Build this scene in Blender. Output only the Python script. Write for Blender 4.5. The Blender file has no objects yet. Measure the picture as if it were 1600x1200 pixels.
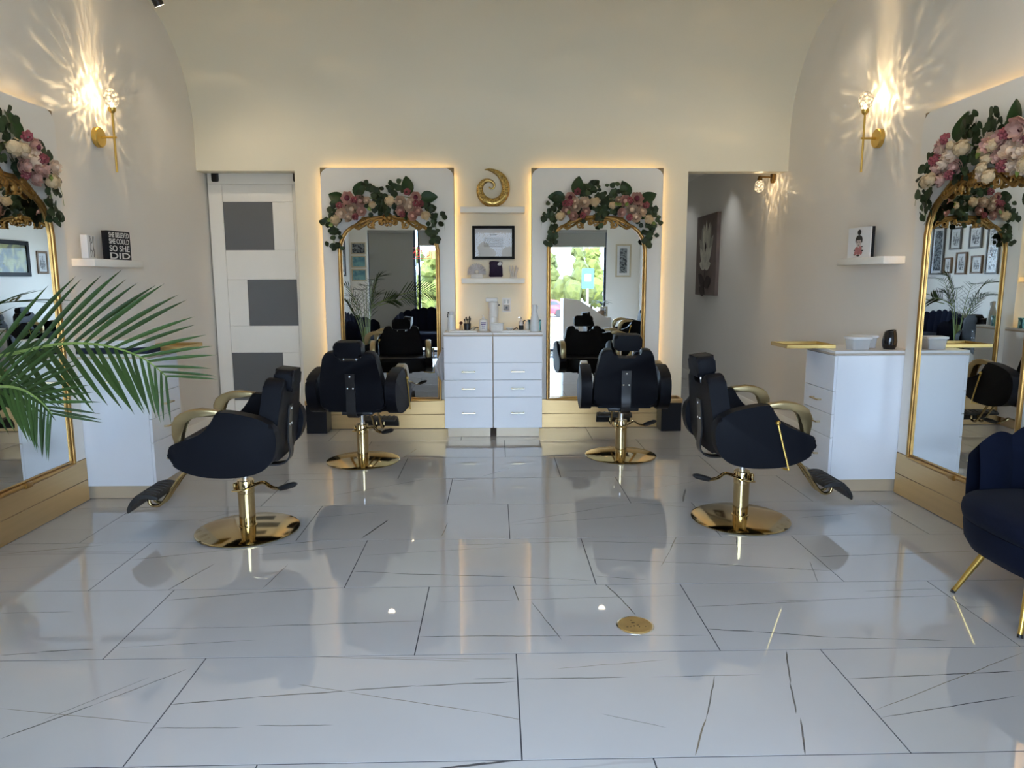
import bpy, bmesh, math, random
from mathutils import Vector, Matrix, Euler

S = bpy.context.scene
COL = S.collection
PI = math.pi
V = Vector

# ------------------------------------------------------------------ camera
CAM_F, CAM_PITCH, CAM_YAW, CAM_ROLL, CAM_H = 1100.0, 0.1473, 0.0226, -0.0024, 1.4296
_f = V((math.sin(CAM_YAW) * math.cos(CAM_PITCH), math.cos(CAM_YAW) * math.cos(CAM_PITCH), -math.sin(CAM_PITCH)))
_r = V((math.cos(CAM_YAW), -math.sin(CAM_YAW), 0))
_u = _r.cross(_f)
_c, _s = math.cos(CAM_ROLL), math.sin(CAM_ROLL)
_R, _U = _c * _r + _s * _u, -_s * _r + _c * _u
cam_data = bpy.data.cameras.new('camera')
cam_data.sensor_width = 36.0
cam_data.sensor_fit = 'HORIZONTAL'
cam_data.lens = CAM_F / 1600.0 * 36.0
cam_data.clip_start = 0.02
cam_data.clip_end = 400
cam = bpy.data.objects.new('camera', cam_data)
cam.matrix_world = Matrix(((_R.x, _U.x, -_f.x, 0), (_R.y, _U.y, -_f.y, 0), (_R.z, _U.z, -_f.z, CAM_H), (0, 0, 0, 1)))
COL.objects.link(cam)
S.camera = cam

# ------------------------------------------------------------------ world, sun, window portals, exposure
EXPOSURE = -0.05
world = bpy.data.worlds.new('sky')
S.world = world
world.use_nodes = True
wn = world.node_tree
wn.nodes.clear()
w_out = wn.nodes.new('ShaderNodeOutputWorld')
w_bg = wn.nodes.new('ShaderNodeBackground')
w_bg.inputs['Color'].default_value = (0.56, 0.745, 0.99, 1)
w_bg.inputs['Strength'].default_value = 15.5
wn.links.new(w_bg.outputs[0], w_out.inputs[0])

sun_d = bpy.data.lights.new('sun', 'SUN')
sun_d.energy = 14.0
sun_d.angle = 0.01
sun_d.color = (1.0, 0.93, 0.80)
sun_o = bpy.data.objects.new('sun', sun_d)
sun_o.rotation_euler = (math.radians(-48), 0, math.radians(18))     # shines from behind the building onto the street
COL.objects.link(sun_o)

YF = -0.20            # inner face of the shop front
for px, pw in ((-1.97, 0.95), (-1.22, 0.50), (0.0, 1.9), (1.55, 1.15)):
    ld = bpy.data.lights.new('window_portal', 'AREA')
    ld.shape = 'RECTANGLE'
    ld.size = pw
    ld.size_y = 2.3
    ld.cycles.is_portal = True
    lo = bpy.data.objects.new('window_portal', ld)
    lo.location = (px, YF - 0.09, 1.2)
    lo.rotation_euler = (math.radians(90), 0, PI)       # faces into the room
    COL.objects.link(lo)

vs = S.view_settings
S.display_settings.display_device = 'sRGB'
vs.view_transform = 'Standard'
vs.look = 'None'
vs.exposure = EXPOSURE
vs.gamma = 1.0
vs.use_curve_mapping = False
S.cycles.use_denoising = True
S.cycles.max_bounces = 12
S.cycles.diffuse_bounces = 5
S.cycles.glossy_bounces = 8
S.cycles.transparent_max_bounces = 16
S.cycles.caustics_reflective = False
S.cycles.caustics_refractive = False
S.cycles.sample_clamp_indirect = 6.0

# ------------------------------------------------------------------ materials
MATS = {}


def nt_new(name):
    m = bpy.data.materials.new(name)
    m.use_nodes = True
    nt = m.node_tree
    nt.nodes.clear()
    out = nt.nodes.new('ShaderNodeOutputMaterial')
    return m, nt, out


def N(nt, t, **kw):
    n = nt.nodes.new(t)
    for k, v in kw.items():
        setattr(n, k, v)
    return n


def rgb(r, g, b):
    """sRGB 0-255 to linear"""
    def c(x):
        x /= 255.0
        return x / 12.92 if x <= 0.04045 else ((x + 0.055) / 1.055) ** 2.4
    return (c(r), c(g), c(b), 1)


def mat(name, color, rough=0.5, metal=0.0, spec=0.5, var=0.06, vscale=6.0, bump=0.0, bscale=200.0, sheen=0.0,
        coat=0.0, emit=None, estr=0.0, rnd=0.0, trans=0.0, sss=0.0, stretch=None, alpha=1.0):
    if name in MATS:
        return MATS[name]
    m, nt, out = nt_new(name)
    b = N(nt, 'ShaderNodeBsdfPrincipled')
    nt.links.new(b.outputs[0], out.inputs[0])
    col = color if len(color) == 4 else (*color, 1)
    tc = N(nt, 'ShaderNodeTexCoord')
    vec = tc.outputs['Object']
    if stretch:
        mp = N(nt, 'ShaderNodeMapping')
        mp.inputs['Scale'].default_value = stretch
        nt.links.new(vec, mp.inputs['Vector'])
        vec = mp.outputs[0]
    noise = N(nt, 'ShaderNodeTexNoise')
    noise.inputs['Scale'].default_value = vscale
    noise.inputs['Detail'].default_value = 3
    nt.links.new(vec, noise.inputs['Vector'])
    mix = N(nt, 'ShaderNodeMix', data_type='RGBA')
    mix.inputs['A'].default_value = tuple(max(0, c * (1 - var)) for c in col[:3]) + (1,)
    mix.inputs['B'].default_value = tuple(min(1, c * (1 + var)) for c in col[:3]) + (1,)
    nt.links.new(noise.outputs['Fac'], mix.inputs['Factor'])
    colout = mix.outputs['Result']
    if rnd:
        oi = N(nt, 'ShaderNodeObjectInfo')
        hs = N(nt, 'ShaderNodeHueSaturation')
        mr = N(nt, 'ShaderNodeMapRange')
        mr.inputs['To Min'].default_value = 1 - rnd
        mr.inputs['To Max'].default_value = 1 + rnd
        nt.links.new(oi.outputs['Random'], mr.inputs['Value'])
        nt.links.new(mr.outputs[0], hs.inputs['Value'])
        nt.links.new(colout, hs.inputs['Color'])
        colout = hs.outputs[0]
    nt.links.new(colout, b.inputs['Base Color'])
    b.inputs['Roughness'].default_value = rough
    b.inputs['Metallic'].default_value = metal
    b.inputs['Specular IOR Level'].default_value = spec
    b.inputs['Sheen Weight'].default_value = sheen
    b.inputs['Coat Weight'].default_value = coat
    b.inputs['Coat Roughness'].default_value = 0.02
    b.inputs['Alpha'].default_value = alpha
    if sss:
        b.inputs['Subsurface Weight'].default_value = sss
    if emit:
        b.inputs['Emission Color'].default_value = emit if len(emit) == 4 else (*emit, 1)
        b.inputs['Emission Strength'].default_value = estr
    if bump:
        n2 = N(nt, 'ShaderNodeTexNoise')
        n2.inputs['Scale'].default_value = bscale
        n2.inputs['Detail'].default_value = 2
        nt.links.new(vec, n2.inputs['Vector'])
        bp = N(nt, 'ShaderNodeBump')
        bp.inputs['Strength'].default_value = bump
        bp.inputs['Distance'].default_value = 0.002
        nt.links.new(n2.outputs['Fac'], bp.inputs['Height'])
        nt.links.new(bp.outputs[0], b.inputs['Normal'])
    MATS[name] = m
    return m


WALL = mat('wall_paint', (0.84, 0.80, 0.735), rough=0.55, var=0.02, vscale=1.5, bump=0.05, bscale=300)
HALLWALL = mat('hall_wall_paint', (0.70, 0.71, 0.69), rough=0.5, var=0.02, vscale=1.5, bump=0.05, bscale=300)
TRIMW = mat('white_trim_paint', (0.92, 0.89, 0.82), rough=0.35, var=0.02)
WARMWALL = mat('warm_wall_paint', (0.85, 0.79, 0.63), rough=0.5, var=0.02, vscale=1.2, bump=0.05, bscale=300)
WHITEPANEL = mat('white_panel_laminate', (0.84, 0.815, 0.765), rough=0.30, var=0.015, vscale=2)
WHITELAM = mat('white_gloss_laminate', (0.84, 0.865, 0.92), rough=0.16, var=0.01, vscale=2)
EDGEBAND = mat('beige_edge_band', (0.52, 0.44, 0.36), rough=0.4, var=0.05, vscale=20)
TOPLAM = mat('worktop_laminate', (0.78, 0.78, 0.78), rough=0.25, var=0.03, vscale=12)
GOLDLAM = mat('brushed_gold_laminate', (0.62, 0.42, 0.20), rough=0.36, metal=0.85, var=0.10, vscale=5, bump=0.08, bscale=400, stretch=(0.15, 1, 6))
BROWNBOARD = mat('bronze_backboard', (0.23, 0.17, 0.09), rough=0.45, metal=0.4, var=0.08)
TOEKICK = mat('champagne_toe_kick', (0.58, 0.47, 0.34), rough=0.35, metal=0.25, var=0.05, vscale=8)
GOLD = mat('polished_gold', (0.83, 0.60, 0.22), rough=0.10, metal=1.0, var=0.03)
CHAIRGOLD = mat('chair_gold_plate', (0.56, 0.43, 0.22), rough=0.09, metal=1.0, var=0.03)
ARMGOLD = mat('champagne_arm_gold', (0.37, 0.285, 0.15), rough=0.32, metal=0.9, var=0.08, vscale=14, stretch=(1, 0.2, 1))
SATINGOLD = mat('satin_brass', (0.75, 0.50, 0.13), rough=0.30, metal=1.0, var=0.05, vscale=30)
FRAMEGOLD = mat('antique_gold_frame', (0.47, 0.27, 0.085), rough=0.28, metal=0.9, var=0.30, vscale=18, bump=0.25, bscale=120)
CARVEGOLD = mat('carved_antique_gold', (0.36, 0.20, 0.055), rough=0.35, metal=0.85, var=0.45, vscale=40, bump=0.5, bscale=150)
CHROME = mat('chrome', (0.85, 0.86, 0.88), rough=0.06, metal=1.0, var=0.02)
LEATHER = mat('black_leather', (0.004, 0.0048, 0.008), rough=0.5, var=0.15, vscale=8, bump=0.25, bscale=500, spec=0.13)
RUBBER = mat('black_rubber', (0.012, 0.012, 0.013), rough=0.5, var=0.1, vscale=40, bump=0.2, bscale=300)
BLACKMETAL = mat('black_metal', (0.02, 0.02, 0.022), rough=0.35, metal=0.3, var=0.1)
BLACKLAM = mat('black_laminate', (0.007, 0.008, 0.012), rough=0.45, var=0.1, spec=0.2)
MIRROR = mat('mirror_silver', (0.88, 0.92, 0.93), rough=0.0, metal=1.0, var=0.0)
NAVY = mat('navy_velvet', (0.0022, 0.0045, 0.0145), rough=0.85, var=0.3, vscale=7, spec=0.12, sheen=0.02, bump=0.3, bscale=600)
NAVYCLOTH = mat('navy_cloth', (0.010, 0.014, 0.040), rough=0.9, var=0.2, vscale=30, bump=0.4, bscale=400)
WHITEPLASTIC = mat('white_plastic', (0.80, 0.80, 0.80), rough=0.3, var=0.02)
WHITECLOTH = mat('white_towel', (0.78, 0.78, 0.80), rough=0.9, var=0.05, vscale=40, bump=0.5, bscale=500)
GREYPANE = mat('grey_frosted_glass', (0.135, 0.14, 0.145), rough=0.35, var=0.04, vscale=3)
PALM = mat('palm_leaf', (0.021, 0.042, 0.008), rough=0.5, spec=0.22, var=0.35, vscale=25, rnd=0.35, stretch=(1, 1, 1))
PALMRIB = mat('palm_rib', (0.16, 0.22, 0.05), rough=0.5, var=0.2)
BIGLEAF = mat('magnolia_leaf', (0.016, 0.045, 0.011), rough=0.42, spec=0.3, var=0.3, vscale=20, rnd=0.25)
EUCA = mat('eucalyptus_leaf', (0.027, 0.045, 0.018), rough=0.55, spec=0.3, var=0.3, vscale=30, rnd=0.45)
LIMELEAF = mat('lime_bud', (0.16, 0.22, 0.04), rough=0.5, var=0.3, vscale=30)
PETAL_CREAM = mat('cream_petal', (0.74, 0.58, 0.44), rough=0.6, var=0.18, vscale=40, rnd=0.12)
PETAL_BLUSH = mat('blush_petal', (0.66, 0.40, 0.33), rough=0.6, var=0.25, vscale=40, rnd=0.15)
PETAL_HYD = mat('hydrangea_petal', (0.66, 0.50, 0.30), rough=0.6, var=0.25, vscale=60, rnd=0.1)
PETAL_PINK = mat('dark_pink_petal', (0.27, 0.06, 0.075), rough=0.6, var=0.35, vscale=50, rnd=0.25)
PETAL_HEART = mat('burgundy_heart', (0.12, 0.012, 0.03), rough=0.7, var=0.3, vscale=60)
LEDWARM = mat('warm_led', (1, 0.8, 0.5), rough=0.5, var=0, emit=(1.0, 0.62, 0.22), estr=19.0)
PAPER = mat('white_paper', (0.80, 0.80, 0.80), rough=0.6, var=0.02)
INK = mat('black_ink', (0.015, 0.015, 0.016), rough=0.6, var=0.1)
DIRTYWHITE = mat('offwhite_ceramic', (0.66, 0.62, 0.58), rough=0.35, var=0.1, vscale=30)
CLEARPL = mat('frosted_clear_plastic', (0.75, 0.77, 0.78), rough=0.2, var=0.02, alpha=0.55)
ASPHALT = mat('pale_concrete', (0.40, 0.37, 0.33), rough=0.85, var=0.15, vscale=1.5, bump=0.2, bscale=30)
TREE = mat('sunlit_foliage', (0.085, 0.10, 0.014), rough=0.8, var=0.75, vscale=2.2, rnd=0.3)
BARK = mat('bark', (0.10, 0.075, 0.05), rough=0.9, var=0.3)
CARRED = mat('red_car_paint', (0.55, 0.03, 0.05), rough=0.25, var=0.05, coat=0.5)
DARKGLASS = mat('dark_glass', (0.04, 0.05, 0.06), rough=0.08, var=0.05)
SHADE = mat('grey_blind_fabric', (0.30, 0.29, 0.26), rough=0.8, var=0.05, vscale=60, bump=0.2, bscale=500)
ALU = mat('dark_aluminium_frame', (0.035, 0.045, 0.065), rough=0.35, metal=0.5, var=0.08)
OAK = mat('walnut_frame', (0.16, 0.09, 0.045), rough=0.45, var=0.3, vscale=15, stretch=(1, 1, 8))
GREYFRAME = mat('grey_wood_frame', (0.13, 0.125, 0.12), rough=0.5, var=0.2, vscale=20)
PALEFRAME = mat('pale_gilt_frame', (0.55, 0.47, 0.33), rough=0.4, var=0.15, vscale=20)
GROUT = mat('dark_grout', (0.045, 0.045, 0.055), rough=0.8, spec=0.1, var=0.15, vscale=40)


def glass_pane_mat():
    m, nt, out = nt_new('clear_glass')
    tr = N(nt, 'ShaderNodeBsdfTransparent')
    gl = N(nt, 'ShaderNodeBsdfGlossy')
    gl.inputs['Roughness'].default_value = 0.0
    fr = N(nt, 'ShaderNodeFresnel')
    fr.inputs['IOR'].default_value = 1.3
    geo = N(nt, 'ShaderNodeNewGeometry')           # reflect once, on the outer face of the sheet
    inv = N(nt, 'ShaderNodeMath', operation='SUBTRACT')
    inv.inputs[0].default_value = 1.0
    nt.links.new(geo.outputs['Backfacing'], inv.inputs[1])
    mul = N(nt, 'ShaderNodeMath', operation='MULTIPLY')
    nt.links.new(fr.outputs[0], mul.inputs[0])
    nt.links.new(inv.outputs[0], mul.inputs[1])
    mx = N(nt, 'ShaderNodeMixShader')
    nt.links.new(mul.outputs[0], mx.inputs[0])
    nt.links.new(tr.outputs[0], mx.inputs[1])
    nt.links.new(gl.outputs[0], mx.inputs[2])
    nt.links.new(mx.outputs[0], out.inputs[0])
    return m


GLASS = glass_pane_mat()


def crystal_mat():
    m, nt, out = nt_new('faceted_crystal')
    tr = N(nt, 'ShaderNodeBsdfTransparent')
    tr.inputs['Color'].default_value = (0.97, 0.96, 0.94, 1)
    gl = N(nt, 'ShaderNodeBsdfGlossy')
    gl.inputs['Roughness'].default_value = 0.02
    em = N(nt, 'ShaderNodeEmission')
    em.inputs['Color'].default_value = (1.0, 0.78, 0.48, 1)
    vo = N(nt, 'ShaderNodeTexVoronoi')
    vo.inputs['Scale'].default_value = 42.0
    tc = N(nt, 'ShaderNodeTexCoord')
    nt.links.new(tc.outputs['Object'], vo.inputs['Vector'])
    mr = N(nt, 'ShaderNodeMapRange')
    mr.inputs['From Min'].default_value = 0.55
    mr.inputs['From Max'].default_value = 0.05
    mr.inputs['To Min'].default_value = 0.5
    mr.inputs['To Max'].default_value = 6.0
    nt.links.new(vo.outputs['Distance'], mr.inputs['Value'])
    nt.links.new(mr.outputs[0], em.inputs['Strength'])
    lw = N(nt, 'ShaderNodeLayerWeight')
    lw.inputs['Blend'].default_value = 0.45
    mx = N(nt, 'ShaderNodeMixShader')
    nt.links.new(lw.outputs['Facing'], mx.inputs[0])
    nt.links.new(tr.outputs[0], mx.inputs[1])
    nt.links.new(gl.outputs[0], mx.inputs[2])
    mx2 = N(nt, 'ShaderNodeMixShader')
    mx2.inputs[0].default_value = 0.35
    nt.links.new(mx.outputs[0], mx2.inputs[1])
    nt.links.new(em.outputs[0], mx2.inputs[2])
    nt.links.new(mx2.outputs[0], out.inputs[0])
    return m


CRYSTAL = crystal_mat()

# ------------------------------------------------------------------ geometry helpers


def catmull(pts, n=6, closed=True):
    out = []
    L = len(pts)
    rng = range(L) if closed else range(L - 1)
    for i in rng:
        if closed:
            p0, p1, p2, p3 = pts[i - 1], pts[i], pts[(i + 1) % L], pts[(i + 2) % L]
        else:
            p0, p1, p2, p3 = pts[max(i - 1, 0)], pts[i], pts[i + 1], pts[min(i + 2, L - 1)]
        for k in range(n):
            t = k / n
            out.append(tuple(0.5 * ((2 * b) + (-a + c) * t + (2 * a - 5 * b + 4 * c - d) * t * t + (-a + 3 * b - 3 * c + d) * t ** 3)
                             for a, b, c, d in zip(p0, p1, p2, p3)))
    if not closed:
        out.append(tuple(pts[-1]))
    return out


def rrect(w0, w1, h0, h1, r, n=5, corners=(1, 1, 1, 1)):
    """rounded rectangle outline; corners: bl, br, tr, tl"""
    o = []
    for k, (cx, cy, a0) in enumerate(((w0 + r, h0 + r, PI), (w1 - r, h0 + r, 1.5 * PI), (w1 - r, h1 - r, 0), (w0 + r, h1 - r, 0.5 * PI))):
        if corners[k]:
            for i in range(n + 1):
                a = a0 + 0.5 * PI * i / n
                o.append((cx + r * math.cos(a), cy + r * math.sin(a)))
        else:
            o.append(((w0, w1, w1, w0)[k], (h0, h0, h1, h1)[k]))
    return o


class G:
    def __init__(self):
        self.bm = bmesh.new()

    def box(self, x0, x1, y0, y1, z0, z1, bev=0.0, seg=2, M=None):
        m = Matrix.Translation(((x0 + x1) / 2, (y0 + y1) / 2, (z0 + z1) / 2)) @ Matrix.Diagonal((abs(x1 - x0), abs(y1 - y0), abs(z1 - z0), 1))
        r = bmesh.ops.create_cube(self.bm, size=1.0, matrix=m)
        vs_ = r['verts']
        if bev:
            ed = list({e for v in vs_ for e in v.link_edges})
            rb = bmesh.ops.bevel(self.bm, geom=ed, offset=bev, segments=seg, affect='EDGES', profile=0.5)
            vs_ = list({v for f in rb['faces'] for v in f.verts} | {v for v in vs_ if v.is_valid})
        if M is not None:
            bmesh.ops.transform(self.bm, matrix=M, verts=vs_)
        return self

    def prism(self, outline, d0, d1, fn, bev=0.0, seg=2):
        """outline 2-D (a,b); extruded from depth d0 to d1; fn(a,b,d)->xyz"""
        bm = self.bm
        a = [bm.verts.new(fn(p[0], p[1], d0)) for p in outline]
        b = [bm.verts.new(fn(p[0], p[1], d1)) for p in outline]
        n = len(outline)
        f0 = bm.faces.new(a)
        f1 = bm.faces.new(list(reversed(b)))
        for i in range(n):
            bm.faces.new((a[i], b[i], b[(i + 1) % n], a[(i + 1) % n]))
        if bev:
            ed = [e for e in set(f0.edges) | set(f1.edges)]
            bmesh.ops.bevel(bm, geom=ed, offset=bev, segments=seg, affect='EDGES', profile=0.5, clamp_overlap=True)
        return self

    def tube(self, pts, r, n=10, closed=False, sec=None, up=None):
        """sweep a circle (or sec=(w,h) ellipse factors) along pts; r float or list"""
        bm = self.bm
        P = [V(p) for p in pts]
        L = len(P)
        rr = r if isinstance(r, (list, tuple)) else [r] * L
        rings = []
        ref = V(up) if up else None
        prev = None
        for i in range(L):
            if closed:
                t = (P[(i + 1) % L] - P[i - 1])
            else:
                t = (P[min(i + 1, L - 1)] - P[max(i - 1, 0)])
            t.normalize()
            if ref is not None:
                a = t.cross(ref)
                if a.length < 1e-4:
                    a = t.orthogonal()
            elif prev is None:
                a = t.orthogonal()
            else:
                a = prev - t * prev.dot(t)
                if a.length < 1e-5:
                    a = t.orthogonal()
            a.normalize()
            prev = a
            b = t.cross(a)
            ring = []
            for k in range(n):
                an = 2 * PI * k / n
                w, h = sec if sec else (1, 1)
                ring.append(bm.verts.new(P[i] + rr[i] * (w * math.cos(an) * a + h * math.sin(an) * b)))
            rings.append(ring)
        for i in range(L if closed else L - 1):
            A, B = rings[i], rings[(i + 1) % L]
            for k in range(n):
                bm.faces.new((A[k], A[(k + 1) % n], B[(k + 1) % n], B[k]))
        if not closed:
            bm.faces.new(list(reversed(rings[0])))
            bm.faces.new(rings[-1])
        return self

    def lathe(self, prof, n=24, c=(0, 0, 0), M=None):
        """prof [(r,z)...] about z through c"""
        bm = self.bm
        rings = []
        allv = []
        for r, z in prof:
            if r < 1e-6:
                v = bm.verts.new((c[0], c[1], c[2] + z))
                rings.append([v])
                allv.append(v)
            else:
                ring = [bm.verts.new((c[0] + r * math.cos(2 * PI * k / n), c[1] + r * math.sin(2 * PI * k / n), c[2] + z)) for k in range(n)]
                rings.append(ring)
                allv += ring
        for A, B in zip(rings, rings[1:]):
            for k in range(n):
                a, b = A[k % len(A)], A[(k + 1) % len(A)]
                c_, d = B[(k + 1) % len(B)], B[k % len(B)]
                if len(A) == 1 and len(B) == 1:
                    continue
                if len(A) == 1:
                    bm.faces.new((a, c_, d))
                elif len(B) == 1:
                    bm.faces.new((a, b, d))
                else:
                    bm.faces.new((a, b, c_, d))
        for ring, rev in ((rings[0], True), (rings[-1], False)):
            if len(ring) > 2:
                bm.faces.new(list(reversed(ring)) if rev else ring)
        if M is not None:
            bmesh.ops.transform(bm, matrix=M, verts=allv)
        return self

    def ball(self, c, r, sub=2, scale=(1, 1, 1), M=None):
        m = Matrix.Translation(c) @ Matrix.Diagonal((*scale, 1))
        rr = bmesh.ops.create_icosphere(self.bm, subdivisions=sub, radius=r, matrix=m)
        if M is not None:
            bmesh.ops.transform(self.bm, matrix=M, verts=rr['verts'])
        return self

    def grid(self, fn, nu, nv, closed_u=False):
        bm = self.bm
        g = [[bm.verts.new(fn(i / nu, j / nv)) for j in range(nv + 1)] for i in range(nu + (0 if closed_u else 1))]
        cu = len(g)
        for i in range(nu):
            for j in range(nv):
                bm.faces.new((g[i][j], g[(i + 1) % cu][j], g[(i + 1) % cu][j + 1], g[i][j + 1]))
        return self

    def poly(self, pts):
        self.bm.faces.new([self.bm.verts.new(p) for p in pts])
        return self

    def mesh(self, name, m, ang=38, flat=False, thick=0.0):
        bm = self.bm
        if thick:
            bmesh.ops.solidify(bm, geom=bm.faces[:], thickness=thick)
        bmesh.ops.recalc_face_normals(bm, faces=bm.faces)
        lim = math.radians(ang)
        for f in bm.faces:
            f.smooth = not flat
        for e in bm.edges:
            if len(e.link_faces) == 2:
                e.smooth = e.calc_face_angle(0) < lim
            else:
                e.smooth = False
        me = bpy.data.meshes.new(name)
        bm.to_mesh(me)
        bm.free()
        if m is not None:
            me.materials.append(m)
        return me

    def obj(self, name, m, parent=None, world=False, **kw):
        me = self.mesh(name, m, **kw)
        o = bpy.data.objects.new(name, me)
        COL.objects.link(o)
        if parent is not None:
            o.parent = parent
            if world:                                   # verts were given in world space
                me.transform(world_of(parent).inverted())
        return o


def world_of(o):
    """world matrix of an unevaluated chain"""
    m = Matrix.LocRotScale(o.location, o.rotation_euler, o.scale)
    if o.parent is not None:
        m = world_of(o.parent) @ m
    return m


def tag(o, label=None, cat=None, group=None, kind=None):
    if label:
        o['label'] = label
    if cat:
        o['category'] = cat
    if group:
        o['group'] = group
    if kind:
        o['kind'] = kind
    return o


def thing(name, label, cat, loc=(0, 0, 0), rz=0.0, group=None, kind=None):
    o = bpy.data.objects.new(name, None)
    o.empty_display_size = 0.1
    COL.objects.link(o)
    o.location = loc
    o.rotation_euler = (0, 0, rz)
    return tag(o, label, cat, group, kind)


def inst(name, me, parent, loc=(0, 0, 0), rot=(0, 0, 0), scl=(1, 1, 1)):
    o = bpy.data.objects.new(name, me)
    COL.objects.link(o)
    o.parent = parent
    o.location = loc
    o.rotation_euler = rot
    o.scale = scl
    return o


def copy_tree(o, parent=None):
    c = o.copy()
    COL.objects.link(c)
    c.parent = parent
    for ch in list(o.children):
        copy_tree(ch, c)
    return c


def text_obj(name, s, w, h, m, parent, fn, ext=0.0006, bold=0.016):
    """lettering fitted to a w x h box centred on 0; fn(a,b,d)->local xyz"""
    cu = bpy.data.curves.new('lettering', 'FONT')
    cu.body = s
    cu.align_x = 'CENTER'
    cu.extrude = 0.01
    cu.offset = bold
    to = bpy.data.objects.new('lettering', cu)
    COL.objects.link(to)
    dg = bpy.context.evaluated_depsgraph_get()
    me = bpy.data.meshes.new_from_object(to.evaluated_get(dg))
    bpy.data.objects.remove(to)
    bpy.data.curves.remove(cu)
    xs = [v.co.x for v in me.vertices]
    ys = [v.co.y for v in me.vertices]
    x0, x1, y0, y1 = min(xs), max(xs), min(ys), max(ys)
    for v in me.vertices:
        a = ((v.co.x - x0) / (x1 - x0) - 0.5) * w
        b = ((v.co.y - y0) / (y1 - y0) - 0.5) * h
        v.co = V(fn(a, b, ext if v.co.z > 0 else 0.0))
    me.name = name
    me.materials.clear()
    me.materials.append(m)
    o = bpy.data.objects.new(name, me)
    COL.objects.link(o)
    o.parent = parent
    return o


# pixel on the 1600x1200 photograph -> point on a plane, used only to measure positions from the photo
def _ray(x, y):
    return _R * ((x - 800) / CAM_F) + _U * (-(y - 600) / CAM_F) + _f


def on_floor(x, y, z=0.0):
    d = _ray(x, y)
    return V((0, 0, CAM_H)) + d * ((z - CAM_H) / d.z)


def on_y(x, y, Y):
    d = _ray(x, y)
    return V((0, 0, CAM_H)) + d * (Y / d.y)

# ================================================================== THE ROOM
XL, XR, YB = -2.76, 2.76, 6.79        # left wall, right wall, back wall faces
HDR = 2.43                            # underside of the header
CZ, CR = 2.75, 0.90                   # start and radius of the cove
ZC = CZ + CR                          # flat ceiling
PXL, PXR = -1.86, 1.815               # pier between the two openings
WT = 0.15                             # wall thickness
HEND = 11.2                           # end of the hall
TR = 0.0048                            # grout width

# --- floor: grout bed and single tiles
FLOOR = G().box(XL - 0.1, XR + 0.1, YF - 0.05, 7.75, -0.10, -0.0012).box(1.7, XR + 0.1, 7.75, HEND + 0.1, -0.10, -0.0012).obj('floor', GROUT)
tag(FLOOR, 'glossy white marble tile floor with thin dark veins', 'floor', kind='structure')

TY0, TW, TL = 1.9275, 0.6096, 0.6096 * 1.9465
TOFF = [0.071, -0.321, -0.7189]        # running bond in thirds

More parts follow.
